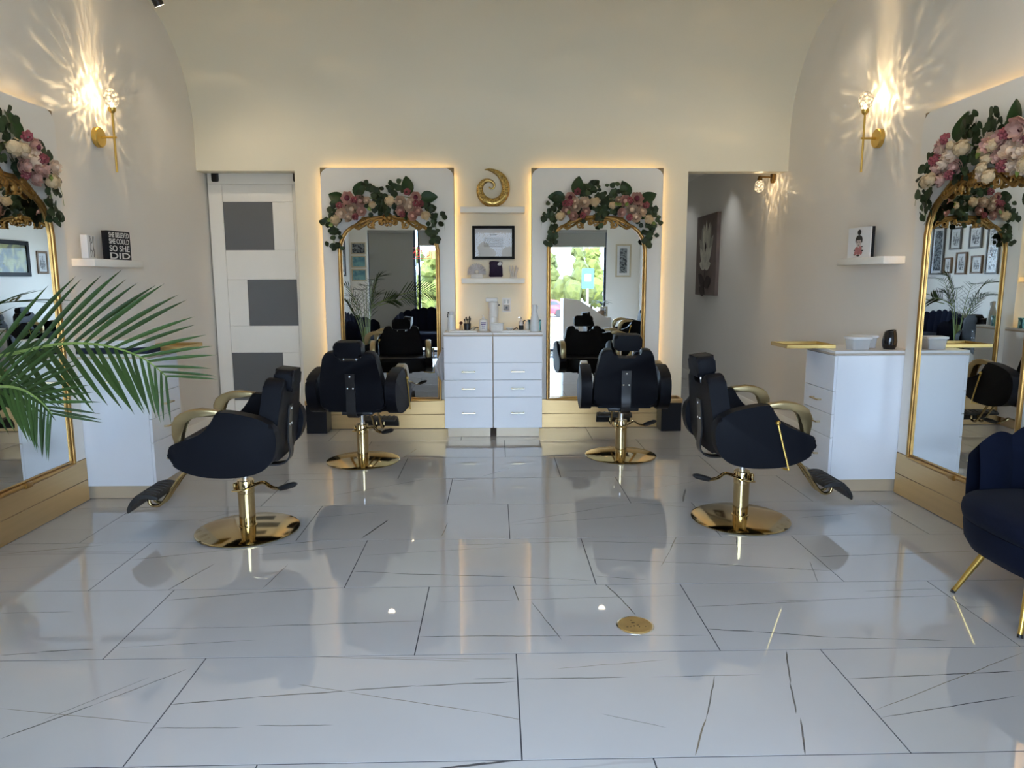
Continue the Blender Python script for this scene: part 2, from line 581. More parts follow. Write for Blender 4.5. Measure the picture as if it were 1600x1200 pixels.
# veins seen in the photograph, as floor polylines (pixel ends, width in mm, brown?)
VEINS = [
    (0, 1155, 150, 1100, 3.4, 0), (150, 1100, 293, 1045, 2.4, 0), (68, 1125, 233, 1058, 1.6, 0), (0, 1107, 240, 1130, 1.6, 1), (267, 1101, 400, 1090, 3, 0),
    (400, 1089, 540, 1080, 3.4, 0), (540, 1079, 650, 1071, 3.0, 0), (648, 1072, 806, 1065, 3, 0), (740, 1061, 806, 1059, 2.2, 0), (240, 1137, 378, 1137, 2.6, 0), (400, 1134, 520, 1133, 2, 0),
    (465, 1069, 540, 1081, 1.6, 1), (540, 1081, 760, 1114, 1.8, 1), (760, 1114, 812, 1124, 1.8, 1), (480, 1026, 735, 1033, 1.8, 1), (560, 1027, 803, 1030, 1.6, 1),
    (690, 1200, 760, 1191, 3, 0), (680, 1201, 860, 1183, 5.5, 0), (808, 1061, 980, 1058, 2.6, 0), (1020, 1058, 1190, 1054, 1.7, 0), (868, 1045, 1040, 1031, 1.4, 1),
    (1117, 1057, 1103, 1122, 3, 0), (1103, 1122, 1086, 1180, 3.4, 1), (940, 1115, 1042, 1137, 1.2, 0), (1228, 1017, 1236, 1068, 3.2, 0), (1235, 1066, 1244, 1115, 3.4, 0),
    (1251, 1122, 1258, 1180, 3.6, 0), (1323, 1061, 1600, 1048, 3, 0), (1367, 1110, 1600, 1019, 1.8, 1), (1378, 1121, 1590, 1087, 2.2, 0),
    (0, 1024, 60, 1020, 1.8, 0), (60, 1019, 148, 1014, 3, 0), (185, 1012, 400, 1000, 1.4, 0), (210, 982, 400, 980, 1.6, 0), (400, 979, 657, 970, 2.4, 0),
    (655, 994.5, 880, 993.5, 2.6, 0), (880, 993.5, 1108, 992.5, 2.4, 0), (812, 937, 1068, 930, 1.5, 0), (945, 912, 970, 936, 4, 0), (968, 933, 993, 961, 3, 0),
    (830, 940, 878, 1000, 2.2, 0), (801, 913, 811, 940, 3, 0), (1105, 983, 1180, 987, 3.4, 0), (1180, 987, 1300, 996, 3.2, 0), (1300, 996, 1480, 1001, 2, 0),
    (1085, 948, 1300, 938, 1.6, 0), (1200, 940, 1480, 930, 1.8, 0), (1350, 924, 1465, 920, 1.8, 0), (685, 940, 800, 938, 1.4, 0),
    (0, 958, 115, 956, 1.6, 0), (260, 938, 400, 926, 3, 0), (400, 926, 536, 918, 3, 0), (260, 923, 335, 881, 4, 0), (203, 875, 400, 855, 2.2, 0), (400, 854, 520, 843, 2.6, 0),
    (410, 920, 450, 882, 2.2, 0), (553, 893, 610, 895, 2.4, 0), (610, 896, 800, 901, 3.2, 0), (800, 901, 925, 907, 1.8, 0), (566, 868, 800, 854, 1.5, 0), (400, 867, 566, 853, 1.4, 0),
    (700, 852, 905, 846, 1.8, 0), (910, 846, 1200, 852, 2.2, 0), (920, 873, 1100, 881, 2.6, 0), (1085, 880, 1300, 892, 3.2, 0), (1057, 838, 1047, 860, 3, 0), (1047, 860, 1033, 885, 1.6, 0),
    (1150, 838, 1153, 865, 2.8, 0), (930, 900, 1010, 906, 1.8, 0), (1278, 870, 1400, 865, 2.6, 0), (1380, 866, 1520, 861, 2.4, 0), (1265, 877, 1278, 910, 1.8, 0), (0, 866, 160, 852, 2.6, 0),
    (565, 841, 607, 812, 5.5, 0), (490, 809, 590, 800, 1.8, 0), (175, 816, 320, 812, 1.6, 0), (690, 838, 700, 817, 2.2, 0), (800, 820, 1040, 802, 1.8, 0), (796, 817, 980, 787, 1.6, 0), (1250, 809, 1340, 802, 2, 0),
    (1067, 784, 1071, 764, 7, 0), (752, 745, 830, 722, 2.2, 0), (520, 774, 670, 748, 1.8, 0), (400, 743, 560, 738, 2, 0), (880, 736, 1000, 735, 2.0, 0),
    (690, 752, 780, 747, 1.8, 0), (640, 790, 792, 786, 1.6, 0), (990, 768, 1090, 751, 1.8, 0), (630, 715, 652, 701, 2.6, 0), (1000, 786, 1080, 793, 2, 0),
]


def tile_material(k, segs):
    m, nt, out = nt_new('veined_marble')
    b = N(nt, 'ShaderNodeBsdfPrincipled')
    nt.links.new(b.outputs[0], out.inputs[0])
    b.inputs['Roughness'].default_value = 0.02
    b.inputs['Specular IOR Level'].default_value = 0.5
    b.inputs['IOR'].default_value = 1.95
    geo = N(nt, 'ShaderNodeNewGeometry')
    # wobble the coordinates a little so that veins are not ruler straight
    wn_ = N(nt, 'ShaderNodeTexNoise')
    wn_.inputs['Scale'].default_value = 9.0
    wn_.inputs['Detail'].default_value = 4
    nt.links.new(geo.outputs['Position'], wn_.inputs['Vector'])
    sub = N(nt, 'ShaderNodeVectorMath', operation='SUBTRACT')
    sub.inputs[1].default_value = (0.5, 0.5, 0.5)
    nt.links.new(wn_.outputs['Color'], sub.inputs[0])
    sc = N(nt, 'ShaderNodeVectorMath', operation='SCALE')
    sc.inputs['Scale'].default_value = 0.011
    nt.links.new(sub.outputs[0], sc.inputs[0])
    add = N(nt, 'ShaderNodeVectorMath', operation='ADD')
    nt.links.new(geo.outputs['Position'], add.inputs[0])
    nt.links.new(sc.outputs[0], add.inputs[1])
    # cloudy base
    n1 = N(nt, 'ShaderNodeTexNoise')
    n1.inputs['Scale'].default_value = 1.6
    n1.inputs['Detail'].default_value = 4
    nt.links.new(geo.outputs['Position'], n1.inputs['Vector'])
    base = N(nt, 'ShaderNodeMix', data_type='RGBA')
    base.inputs['A'].default_value = (0.375, 0.372, 0.38, 1)
    base.inputs['B'].default_value = (0.445, 0.442, 0.45, 1)
    nt.links.new(n1.outputs['Fac'], base.inputs['Factor'])
    col = base.outputs['Result']
    # faint hairline veins everywhere: contour lines of a stretched noise
    mp = N(nt, 'ShaderNodeMapping')
    mp.inputs['Scale'].default_value = (0.22, 2.6, 1)
    mp.inputs['Location'].default_value = (k * 3.7, k * 1.9, 0)
    mp.inputs['Rotation'].default_value = (0, 0, 0.12 * math.sin(k * 2.1))
    nt.links.new(add.outputs[0], mp.inputs['Vector'])
    n2 = N(nt, 'ShaderNodeTexNoise')
    n2.inputs['Scale'].default_value = 0.9
    n2.inputs['Detail'].default_value = 1.0
    nt.links.new(mp.outputs[0], n2.inputs['Vector'])
    d = N(nt, 'ShaderNodeMath', operation='SUBTRACT')
    d.inputs[1].default_value = 0.5
    nt.links.new(n2.outputs['Fac'], d.inputs[0])
    ab = N(nt, 'ShaderNodeMath', operation='ABSOLUTE')
    nt.links.new(d.outputs[0], ab.inputs[0])
    mr = N(nt, 'ShaderNodeMapRange')
    mr.inputs['From Min'].default_value = 0.0004
    mr.inputs['From Max'].default_value = 0.0016
    mr.inputs['To Min'].default_value = 0.0 if len(segs) >= 3 else 0.22
    mr.inputs['To Max'].default_value = 0.0
    nt.links.new(ab.outputs[0], mr.inputs['Value'])
    mx = N(nt, 'ShaderNodeMix', data_type='RGBA')
    mx.inputs['B'].default_value = (0.16, 0.15, 0.15, 1)
    nt.links.new(mr.outputs[0], mx.inputs['Factor'])
    nt.links.new(col, mx.inputs['A'])
    col = mx.outputs['Result']
    for brown in (0, 1):
        acc = None
        for (a, c, wmm, br) in segs:
            if br != brown:
                continue
            mid, dd = (a + c) / 2, c - a
            mpg = N(nt, 'ShaderNodeMapping', vector_type='TEXTURE')
            mpg.inputs['Location'].default_value = (mid.x, mid.y, 0)
            mpg.inputs['Rotation'].default_value = (0, 0, math.atan2(dd.y, dd.x))
            mpg.inputs['Scale'].default_value = (dd.length / 2 * 1.03, wmm * 0.0009, 1)
            nt.links.new(add.outputs[0], mpg.inputs['Vector'])
            sp = N(nt, 'ShaderNodeSeparateXYZ')
            nt.links.new(mpg.outputs[0], sp.inputs[0])
            pw = N(nt, 'ShaderNodeMath', operation='POWER')
            pw.inputs[1].default_value = 6.0
            nt.links.new(sp.outputs['X'], pw.inputs[0])
            ay = N(nt, 'ShaderNodeMath', operation='ABSOLUTE')
            nt.links.new(sp.outputs['Y'], ay.inputs[0])
            sm = N(nt, 'ShaderNodeMath', operation='ADD')
            nt.links.new(pw.outputs[0], sm.inputs[0])
            nt.links.new(ay.outputs[0], sm.inputs[1])
            r = N(nt, 'ShaderNodeMapRange')
            r.inputs['From Min'].default_value = 0.55
            r.inputs['From Max'].default_value = 1.15
            r.inputs['To Min'].default_value = 0.92
            r.inputs['To Max'].default_value = 0.0
            nt.links.new(sm.outputs[0], r.inputs['Value'])
            if acc is None:
                acc = r.outputs[0]
            else:
                mm = N(nt, 'ShaderNodeMath', operation='MAXIMUM')
                nt.links.new(acc, mm.inputs[0])
                nt.links.new(r.outputs[0], mm.inputs[1])
                acc = mm.outputs[0]
        if acc is not None:
            mx = N(nt, 'ShaderNodeMix', data_type='RGBA')
            mx.inputs['B'].default_value = (0.11, 0.085, 0.05, 1) if brown else (0.02, 0.022, 0.028, 1)
            nt.links.new(acc, mx.inputs['Factor'])
            nt.links.new(col, mx.inputs['A'])
            col = mx.outputs['Result']
    nt.links.new(col, b.inputs['Base Color'])
    return m


def vein_segs(x0, x1, y0, y1):
    out = []
    for (ax, ay, bx, by, w, br) in VEINS:
        a, c = on_floor(ax, ay), on_floor(bx, by)
        m = (a + c) / 2
        if x0 <= m.x <= x1 and y0 <= m.y <= y1:
            out.append((a, c, w, br))
    return out


tcount = 0
for i in range(-4, 16):
    y0, y1 = TY0 + i * TW, TY0 + (i + 1) * TW
    ylo, yhi = max(y0, YF - 0.04), min(y1, HEND + 0.05)
    if yhi - ylo < 0.02:
        continue
    off = TOFF[i % 3]
    for n in range(-4, 5):
        x0, x1 = off + n * TL, off + (n + 1) * TL
        lo = XL - 0.02 if y0 < 7.6 else 1.78
        xlo, xhi = max(x0, lo), min(x1, XR + 0.02)
        if xhi - xlo < 0.03:
            continue
        g = G().box(xlo + TR / 2, xhi - TR / 2, ylo + TR / 2, yhi - TR / 2, -0.012, 0.0)
        g.obj('tile', tile_material(tcount, vein_segs(x0, x1, y0, y1)), FLOOR)
        tcount += 1

# --- walls
def struct(name, g, m, label, cat='wall', **kw):
    o = g.obj(name, m, **kw)
    return tag(o, label, cat, kind='structure')


struct('wall_left', G().box(XL - 0.15, XL, YF - 0.2, 7.75, 0, ZC + 0.1), WALL, 'pale greige painted wall on the left of the salon')
struct('wall_right', G().box(XR, XR + 0.15, YF - 0.2, HEND + 0.1, 0, ZC + 0.1), WALL, 'pale greige painted wall on the right, running into the hall')
struct('wall_back', G().box(PXL, PXR, YB, YB + WT, 0, HDR).box(XL, XR, YB, YB + WT, HDR, CZ + 0.3), WARMWALL,
       'back wall between two openings, with header above them')
struct('wall_hall_left', G().box(PXR - 0.12, PXR, YB + WT, HEND + 0.1, 0, 2.95), HALLWALL, 'left wall of the hall behind the salon')
struct('wall_hall_end', G().box(PXR - 0.12, XR, HEND, HEND + 0.12, 0, 2.95), HALLWALL, 'end wall of the hall')
struct('wall_closet', G().box(XL, PXL + 0.6, 7.65, 7.75, 0, 2.95).box(PXL + 0.5, PXL + 0.6, YB + WT, 7.65, 0, 2.95), HALLWALL, 'wall behind the sliding door')
struct('ceiling_hall', G().box(XL - 0.1, XR + 0.1, YB + WT, HEND + 0.1, 2.80, 2.95), TRIMW, 'flat ceiling of the hall', 'ceiling')

g = G()
prof = [(YB, CZ)] + [(YB - CR + CR * math.cos(a), CZ + CR * math.sin(a)) for a in [0.5 * PI * k / 28 for k in range(1, 29)]] + [(YF - 0.2, ZC)]
outl = prof + [(YF - 0.2, ZC + 0.15), (YB + WT, ZC + 0.15), (YB + WT, CZ)]
g.prism(outl, XL, XR, lambda a, b, d: (d, a, b))
struct('ceiling', g, WARMWALL, 'ceiling curving down into the back wall as a smooth cove', 'ceiling', ang=50)

# --- shop front (behind the camera, seen in the mirrors)
WIN = [('window_1', -2.42, -1.52), ('window_2', -1.48, -0.98), ('window_3', 1.00, 2.12)]
WTOP, WBOT = 2.36, 0.09
g = G().box(XL, WIN[0][1], YF - 0.15, YF, 0, ZC).box(WIN[2][2], XR, YF - 0.15, YF, 0, ZC).box(WIN[0][1], WIN[2][2], YF - 0.15, YF, WTOP, ZC)
g.box(WIN[0][1], -0.98, YF - 0.12, YF, 0, WBOT - 0.05).box(1.0, WIN[2][2], YF - 0.12, YF, 0, WBOT - 0.05)
struct('wall_front', g, WALL, 'shop front wall around the display windows')


def glazed(name, x0, x1, z0, label, cat):
    o = thing(name, label, cat, ((x0 + x1) / 2, YF - 0.06, 0), kind='structure')
    g = G()
    b = 0.045
    g.box(x0, x0 + b, YF - 0.09, YF - 0.03, z0, WTOP).box(x1 - b, x1, YF - 0.09, YF - 0.03, z0, WTOP)
    g.box(x0 + b, x1 - b, YF - 0.09, YF - 0.03, WTOP - b, WTOP).box(x0 + b, x1 - b, YF - 0.09, YF - 0.03, z0, z0 + b)
    g.obj('frame', ALU, o, world=True)
    G().box(x0 + b, x1 - b, YF - 0.063, YF - 0.057, z0 + b, WTOP - b).obj('pane', GLASS, o, world=True)
    return o


for nm, a, b in WIN:
    glazed(nm, a, b, WBOT - 0.05, 'dark framed display window of the shop front', 'window')
d2 = glazed('door_2', -0.96, 0.98, 0.0, 'dark framed glass entrance door', 'door')
G().tube([(0.75, YF - 0.02, 0.8), (0.75, YF + 0.03, 0.82), (0.75, YF + 0.03, 1.3), (0.75, YF - 0.02, 1.32)], 0.012, 8).obj('handle', CHROME, d2, world=True)

# --- baseboards
def baseboard(name, x, y0, y1, s, label):
    outl = [(0, 0), (0.016, 0), (0.016, 0.115), (0.008, 0.13), (0, 0.13)]
    g = G().prism(outl, y0, y1, lambda a, b, d: (x + s * a, d, b))
    tag(g.obj(name, TRIMW), label, 'baseboard', kind='structure')


baseboard('baseboard_right', XR, 4.95, HEND, -1, 'white baseboard along the right wall into the hall')
baseboard('baseboard_left', XL, 4.95, 6.98, 1, 'white baseboard along the left wall')

# --- sliding door in the left opening
DY = 6.99
door = thing('door_1', 'white sliding barn door with three staggered grey glass panes', 'door', (-2.25, DY, 0), kind='structure')
DX0, DX1, DZ0, DZ1 = -2.745, -1.70, 0.012, 2.52
P1, P2, P3 = (-2.612, -2.142, 1.717, 2.170), (-2.420, -1.943, 0.985, 1.434), (-2.583, -2.113, 0.245, 0.720)


def door_board(x0, x1, z0, z1, name):
    G().box(x0 + 0.0012, x1 - 0.0012, DY, DY + 0.04, z0 + 0.0012, z1 - 0.0012, bev=0.002, seg=1).obj(name, TRIMW, door, world=True)


G().box(DX0 + 0.01, DX1, DY + 0.012, DY + 0.034, DZ0 + 0.01, DZ1 - 0.01).obj('core_panel', TRIMW, door, world=True)
zs = [DZ0, P3[2], P3[3], P2[2], P2[3], P1[2], P1[3], 2.335, DZ1]
door_board(DX0, P1[0], zs[0], zs[7], 'stile')
door_board(P2[1], DX1, zs[0], zs[7], 'stile')
door_board(DX0, DX1, zs[7], zs[8], 'rail')
for a, b in ((0, 1), (2, 3), (4, 5), (6, 7)):
    door_board(P1[0], P2[1], zs[a], zs[b], 'rail')
for (p, side) in ((P1, 'r'), (P2, 'l'), (P3, 'r')):
    if side == 'r':
        door_board(p[1], P2[1], p[2], p[3], 'filler_panel')
        xa, xb = P1[0], p[1]
    else:
        door_board(P1[0], p[0], p[2], p[3], 'filler_panel')
        xa, xb = p[0], P2[1]
    G().box(xa, xb, DY + 0.008, DY + 0.018, p[2], p[3]).obj('glass_pane', GREYPANE, door, world=True)
for hx in (-2.668, -1.895):
    hg = G().prism(rrect(hx - 0.034, hx + 0.034, 2.358, 2.50, 0.014), DY - 0.008, DY - 0.0005, lambda a, b, d: (a, d, b), bev=0.002)
    hg.obj('hanger', BLACKMETAL, door, world=True)
tk = tag(G().box(XL + 0.01, -0.9, DY - 0.012, DY - 0.006, 2.505, 2.545).obj('door_track', BLACKMETAL), 'black steel track carrying the sliding door', 'track', kind='structure')

# --- outside
ground = G()
ground.grid(lambda u, v: (-45 + 90 * u, -0.36 - 75 * v, -0.08 - 1.6 * max(0, min(1, (v - 0.16) / 0.4))), 6, 30)
tag(ground.obj('ground', ASPHALT), 'pale parking lot and street in front of the shop', 'ground', kind='structure')

# ================================================================== STYLING STATIONS
R90 = PI / 2
# name suffix, location of the panel centre on the wall, rotation, words
STATIONS = [
    ('left of the white drawer cabinets on the back wall', (-0.994, YB, 0), 0.0, 'back wall, left'),
    ('right of the white drawer cabinets on the back wall', (0.951, YB, 0), 0.0, 'back wall, right'),
    ('on the left side wall behind the palm', (XL, 3.925, 0), R90, 'left wall'),
    ('on the right side wall beside the navy armchair', (XR, 3.925, 0), -R90, 'right wall'),
]
PT = 0.08            # panel stands this far off the wall
PW = 0.615           # half width
PTOP = 2.45


def make_panel():
    p = thing('mirror_panel', 'x', 'wall panel')
    G().box(-PW, PW, -PT + 0.014, -PT + 0.034, 0.29, PTOP).obj('backboard', BROWNBOARD, p)
    G().prism(rrect(-PW + 0.004, PW - 0.004, 0.285, PTOP - 0.004, 0.085, 10, (0, 0, 1, 1)), -PT, -PT + 0.013, lambda a, b, d: (a, d, b), bev=0.002, seg=1).obj('white_board', WHITEPANEL, p)
    G().box(-PW, PW, -PT, -PT + 0.04, 0.003, 0.140, bev=0.002, seg=1).obj('base_plank', GOLDLAM, p)
    G().box(-PW, PW, -PT, -PT + 0.04, 0.142, 0.282, bev=0.002, seg=1).obj('base_plank', GOLDLAM, p)
    G().box(-PW + 0.02, PW - 0.02, -PT + 0.04, -0.001, 0.004, 0.275).obj('base_core', BROWNBOARD, p)
    for (x0, x1, z0, z1) in ((-PW + 0.03, PW - 0.03, PTOP - 0.045, PTOP - 0.035), (-PW + 0.03, -PW + 0.04, 0.35, PTOP - 0.05), (PW - 0.04, PW - 0.03, 0.35, PTOP - 0.05)):
        G().box(x0, x1, -PT + 0.034, -PT + 0.040, z0, z1).obj('led_strip', LEDWARM, p)
    for x in (-0.4, 0.4):
        for z in (0.5, 1.9):
            G().box(x - 0.03, x + 0.03, -PT + 0.034, -0.001, z, z + 0.06).obj('batten', BROWNBOARD, p)
    return p


MHW = 0.458


def mirror_half():
    """right half of the frame centre line from bottom centre to top centre"""
    return [(0.0, 0.285), (0.2, 0.285), (MHW, 0.285), (MHW, 0.6), (MHW, 1.0), (MHW, 1.4), (MHW, 1.70), (0.448, 1.765), (0.425, 1.825), (0.388, 1.875), (0.34, 1.912),
            (0.285, 1.935), (0.22, 1.965), (0.15, 1.992), (0.075, 2.005), (0.0, 2.010)]


def spiral(c, r0, r1, a0, turns, n=22):
    out = []
    for k in range(n + 1):
        t = k / n
        a = a0 + turns * 2 * PI * t
        r = r0 + (r1 - r0) * t
        out.append((c[0] + r * math.cos(a), c[1] + r * math.sin(a)))
    return out


def make_mirror():
    m = thing('arched_mirror', 'x', 'mirror')
    h = mirror_half()
    full = h + [(-x, z) for x, z in reversed(h[1:-1])]
    yF = -PT - 0.016
    # frame: outer moulding and inner bead
    pts = [(x, yF, z) for x, z in full]
    G().tube(pts, 0.0145, 10, closed=True, up=(0, 1, 0), sec=(1.0, 0.9)).obj('frame', FRAMEGOLD, m)
    inner = [(x * 0.957, yF + 0.004, 0.305 + (z - 0.285) * 0.985) for x, z in full]
    G().tube(inner, 0.006, 8, closed=True).obj('inner_bead', FRAMEGOLD, m)
    G().prism([(x * 0.985, z) for x, z in full], -PT - 0.004, -PT - 0.008, lambda a, b, d: (a, d, b)).obj('glass', MIRROR, m)
    # carved crest
    g = G()
    yc = yF - 0.012
    for s in (1, -1):
        for (c, r0, r1, a0, tn) in (((0.165, 1.935), 0.034, 0.006, 0.9 * PI, 1.35), ((0.275, 1.925), 0.036, 0.006, 0.1 * PI, -1.3), ((0.060, 1.952), 0.024, 0.005, 0.4 * PI, -1.2),
                                   ((0.225, 1.985), 0.020, 0.004, 1.2 * PI, -1.1)):
            sp = spiral(c, r0, r1, a0, tn)
            n = len(sp)
            g.tube([(s * x, yc - 0.006 * k / n, z) for k, (x, z) in enumerate(sp)], [0.0085 - 0.004 * k / n for k in range(n)], 8)
        for path in ([(0.30, 1.905), (0.25, 1.915), (0.20, 1.945), (0.165, 1.972), (0.10, 1.985)], [(0.345, 1.90), (0.30, 1.93), (0.24, 1.975), (0.17, 2.0), (0.09, 2.005)],
                     [(0.13, 1.90), (0.145, 1.935), (0.12, 1.97), (0.06, 1.985)], [(0.05, 1.935), (0.06, 1.97), (0.03, 2.0)]):
            q = catmull([(s * x, yc, z) for x, z in path], 5, False)
            n = len(q) - 1
            g.tube(q, [0.004 + 0.007 * math.sin(PI * (0.15 + 0.75 * k / n)) for k in range(n + 1)], 8)
    g.obj('carved_scrolls', CARVEGOLD, m)
    g = G()
    for k in range(-4, 5):
        a = k * 0.30
        ln = 0.075 - 0.003 * abs(k) ** 1.6
        q = [(math.sin(a) * t * ln, yc - 0.014 * math.sin(PI * t), 1.975 + math.cos(a) * t * ln) for t in (0, 0.25, 0.5, 0.75, 1.0)]
        g.tube(q, [0.006, 0.009, 0.010, 0.009, 0.003], 6)
    g.ball((0, yc - 0.010, 1.965), 0.020, 2, (1, 0.7, 1))
    for s in (1, -1):
        g.ball((s * 0.028, yc - 0.010, 1.958), 0.016, 2, (1, 0.7, 1.1))
        g.tube(catmull([(s * 0.03, yc, 1.935), (s * 0.015, yc - 0.006, 1.925), (0, yc - 0.006, 1.94)], 4, False), 0.007, 6)
    g.obj('carved_shell', CARVEGOLD, m)
    G().box(-0.03, 0.03, yF - 0.020, -PT, 0.268, 0.300, bev=0.004).obj('clip', FRAMEGOLD, m)
    return m


# ---- garland pieces
random.seed(5)


def petal_flower(r, rings, n_u=3, n_v=3):
    g = G()
    for (cnt, o, ph, lift, wd) in rings:
        for k in range(cnt):
            a0 = 2 * PI * k / cnt + ph

            def fn(u, v, a0=a0, o=o, lift=lift, wd=wd):
                a = (u - 0.5) * 2
                w = wd * (math.sin(PI * (0.12 + 0.80 * v)) ** 0.7)
                ang = a0 + a * w
                rho = r * (0.16 + o * math.sin(0.25 + 1.35 * v)) * (1 - 0.08 * a * a)
                hh = r * (lift - 0.55 + 1.15 * v * (1.05 - 0.55 * o) - 0.10 * a * a * v)
                return (rho * math.cos(ang), rho * math.sin(ang), hh)
            g.grid(fn, n_u, n_v)
    return g


PEONY_RINGS = ((6, 0.92, 0.0, 0.0, 0.62), (6, 0.74, 0.5, 0.10, 0.62), (5, 0.54, 0.2, 0.16, 0.72), (4, 0.34, 0.7, 0.20, 0.85))
peony_cream = petal_flower(1.0, PEONY_RINGS).ball((0, 0, 0.05), 0.40, 2, (1, 1, 1.1)).mesh('cream_peony', PETAL_CREAM)
peony_blush = petal_flower(1.0, PEONY_RINGS).ball((0, 0, 0.02), 0.40, 2, (1, 1, 1.1)).mesh('blush_peony', PETAL_BLUSH)
peony_open_m = petal_flower(1.0, PEONY_RINGS[:3]).mesh('open_peony', PETAL_BLUSH)
heart_me = G().ball((0, 0, 0.12), 0.42, 2, (1, 1, 0.9)).mesh('flower_heart', PETAL_HEART)
g = G()
rs = random.Random(3)
for k in range(26):
    z = 0.15 + 0.85 * rs.random()
    a = k * 2.399
    rr = math.sqrt(max(0, 1 - z * z))
    c = V((rr * math.cos(a), rr * math.sin(a), z)) * 0.85
    nrm = c.normalized()
    t1 = nrm.orthogonal().normalized()
    t2 = nrm.cross(t1)
    rot = rs.random() * 3
    for q in range(4):
        b = rot + q * PI / 2
        dv = t1 * math.cos(b) + t2 * math.sin(b)
        sv = -t1 * math.sin(b) + t2 * math.cos(b)
        g.poly([c, c + dv * 0.16 + sv * 0.12 + nrm * 0.05, c + dv * 0.27 + nrm * 0.03, c + dv * 0.16 - sv * 0.12 + nrm * 0.05])
g.ball((0, 0, 0.1), 0.72, 2)
hydr_me = g.mesh('hydrangea', PETAL_HYD)
g = G()
for k in range(13):
    z = 0.9 - 1.1 * k / 13
    a = k * 2.399
    rr = math.sqrt(max(0, 1 - z * z)) * 0.75
    g.ball((rr * math.cos(a), rr * math.sin(a), z * 0.75), 0.36, 1)
berry_me = g.mesh('pink_blossom', PETAL_PINK)


def leaf_mesh(name, m, ln, wd, fold=0.25, curl=0.2, tip=1.0, nu=4, nv=7):
    def fn(u, v):
        a = (u - 0.5) * 2
        w = wd * (math.sin(PI * min(1, v ** 0.85)) ** 0.75) * (1 - 0.25 * v * tip)
        return (a * w, v * ln, fold * abs(a) * w - curl * ln * v * v)
    return G().grid(fn, nu, nv).mesh(name, m)


bigleaf_me = leaf_mesh('magnolia_leaf', BIGLEAF, 0.165, 0.062, 0.30, 0.10)
euca_me = leaf_mesh('eucalyptus_leaf', EUCA, 0.058, 0.026, 0.25, 0.08, 0.0, 2, 5)
euca_round_me = leaf_mesh('eucalyptus_leaf', EUCA, 0.046, 0.0245, 0.15, 0.05, 0.0, 2, 5)
lime_me = leaf_mesh('bud_leaf', LIMELEAF, 0.045, 0.018, 0.5, 0.05, 0.5, 2, 4)

CP = 0.001022       # metres per pixel of the enlarged view of the garland


def cu(cx, cy):
    return ((cx - 705) * CP, 1.945 + (655 - cy) * CP)


FLOWERS = [(365, 440, 52, 'o'), (472, 468, 46, 'b'), (402, 535, 50, 'c'), (312, 562, 44, 'c'), (372, 612, 40, 'c'), (488, 562, 38, 'b'), (532, 455, 30, 'c'), (258, 625, 46, 'h'), (585, 505, 34, 'h'),
           (290, 497, 28, 'p'), (432, 460, 28, 'p'), (432, 608, 28, 'p'), (748, 468, 46, 'h'), (835, 475, 46, 'c'), (825, 548, 38, 'b'), (912, 522, 44, 'c'), (962, 425, 42, 'o'),
           (988, 545, 40, 'b'), (942, 598, 38, 'b'), (1060, 602, 44, 'h'), (898, 388, 28, 'p'), (1005, 490, 26, 'p'), (852, 585, 26, 'p'), (915, 470, 34, 'c'), (320, 505, 28, 'b'), (962, 485, 28, 'p')]
BIG = [(430, 425, 486, 272, 1.0), (325, 465, 178, 396, 1.05), (905, 410, 876, 240, 1.05), (1000, 430, 1155, 420, 1.05)]
PATHS = [([(330, 470), (225, 545), (225, 650), (240, 760), (235, 875)], 42, 42), ([(150, 600), (165, 650), (185, 700), (185, 810)], 5, 22),
         ([(500, 350), (590, 365), (640, 430), (700, 470), (740, 380), (800, 345)], 50, 46), ([(560, 500), (650, 540), (690, 520), (740, 540)], 20, 40), ([(700, 310), (760, 325), (810, 320)], 5, 22),
         ([(1050, 440), (1100, 530), (1115, 640), (1100, 745), (1130, 820)], 42, 36), ([(1170, 590), (1190, 600), (1150, 745), (1180, 815)], 5, 14),
         ([(300, 600), (380, 560), (440, 480), (560, 480)], 34, 80), ([(800, 500), (860, 560), (920, 460), (1030, 560)], 36, 80)]


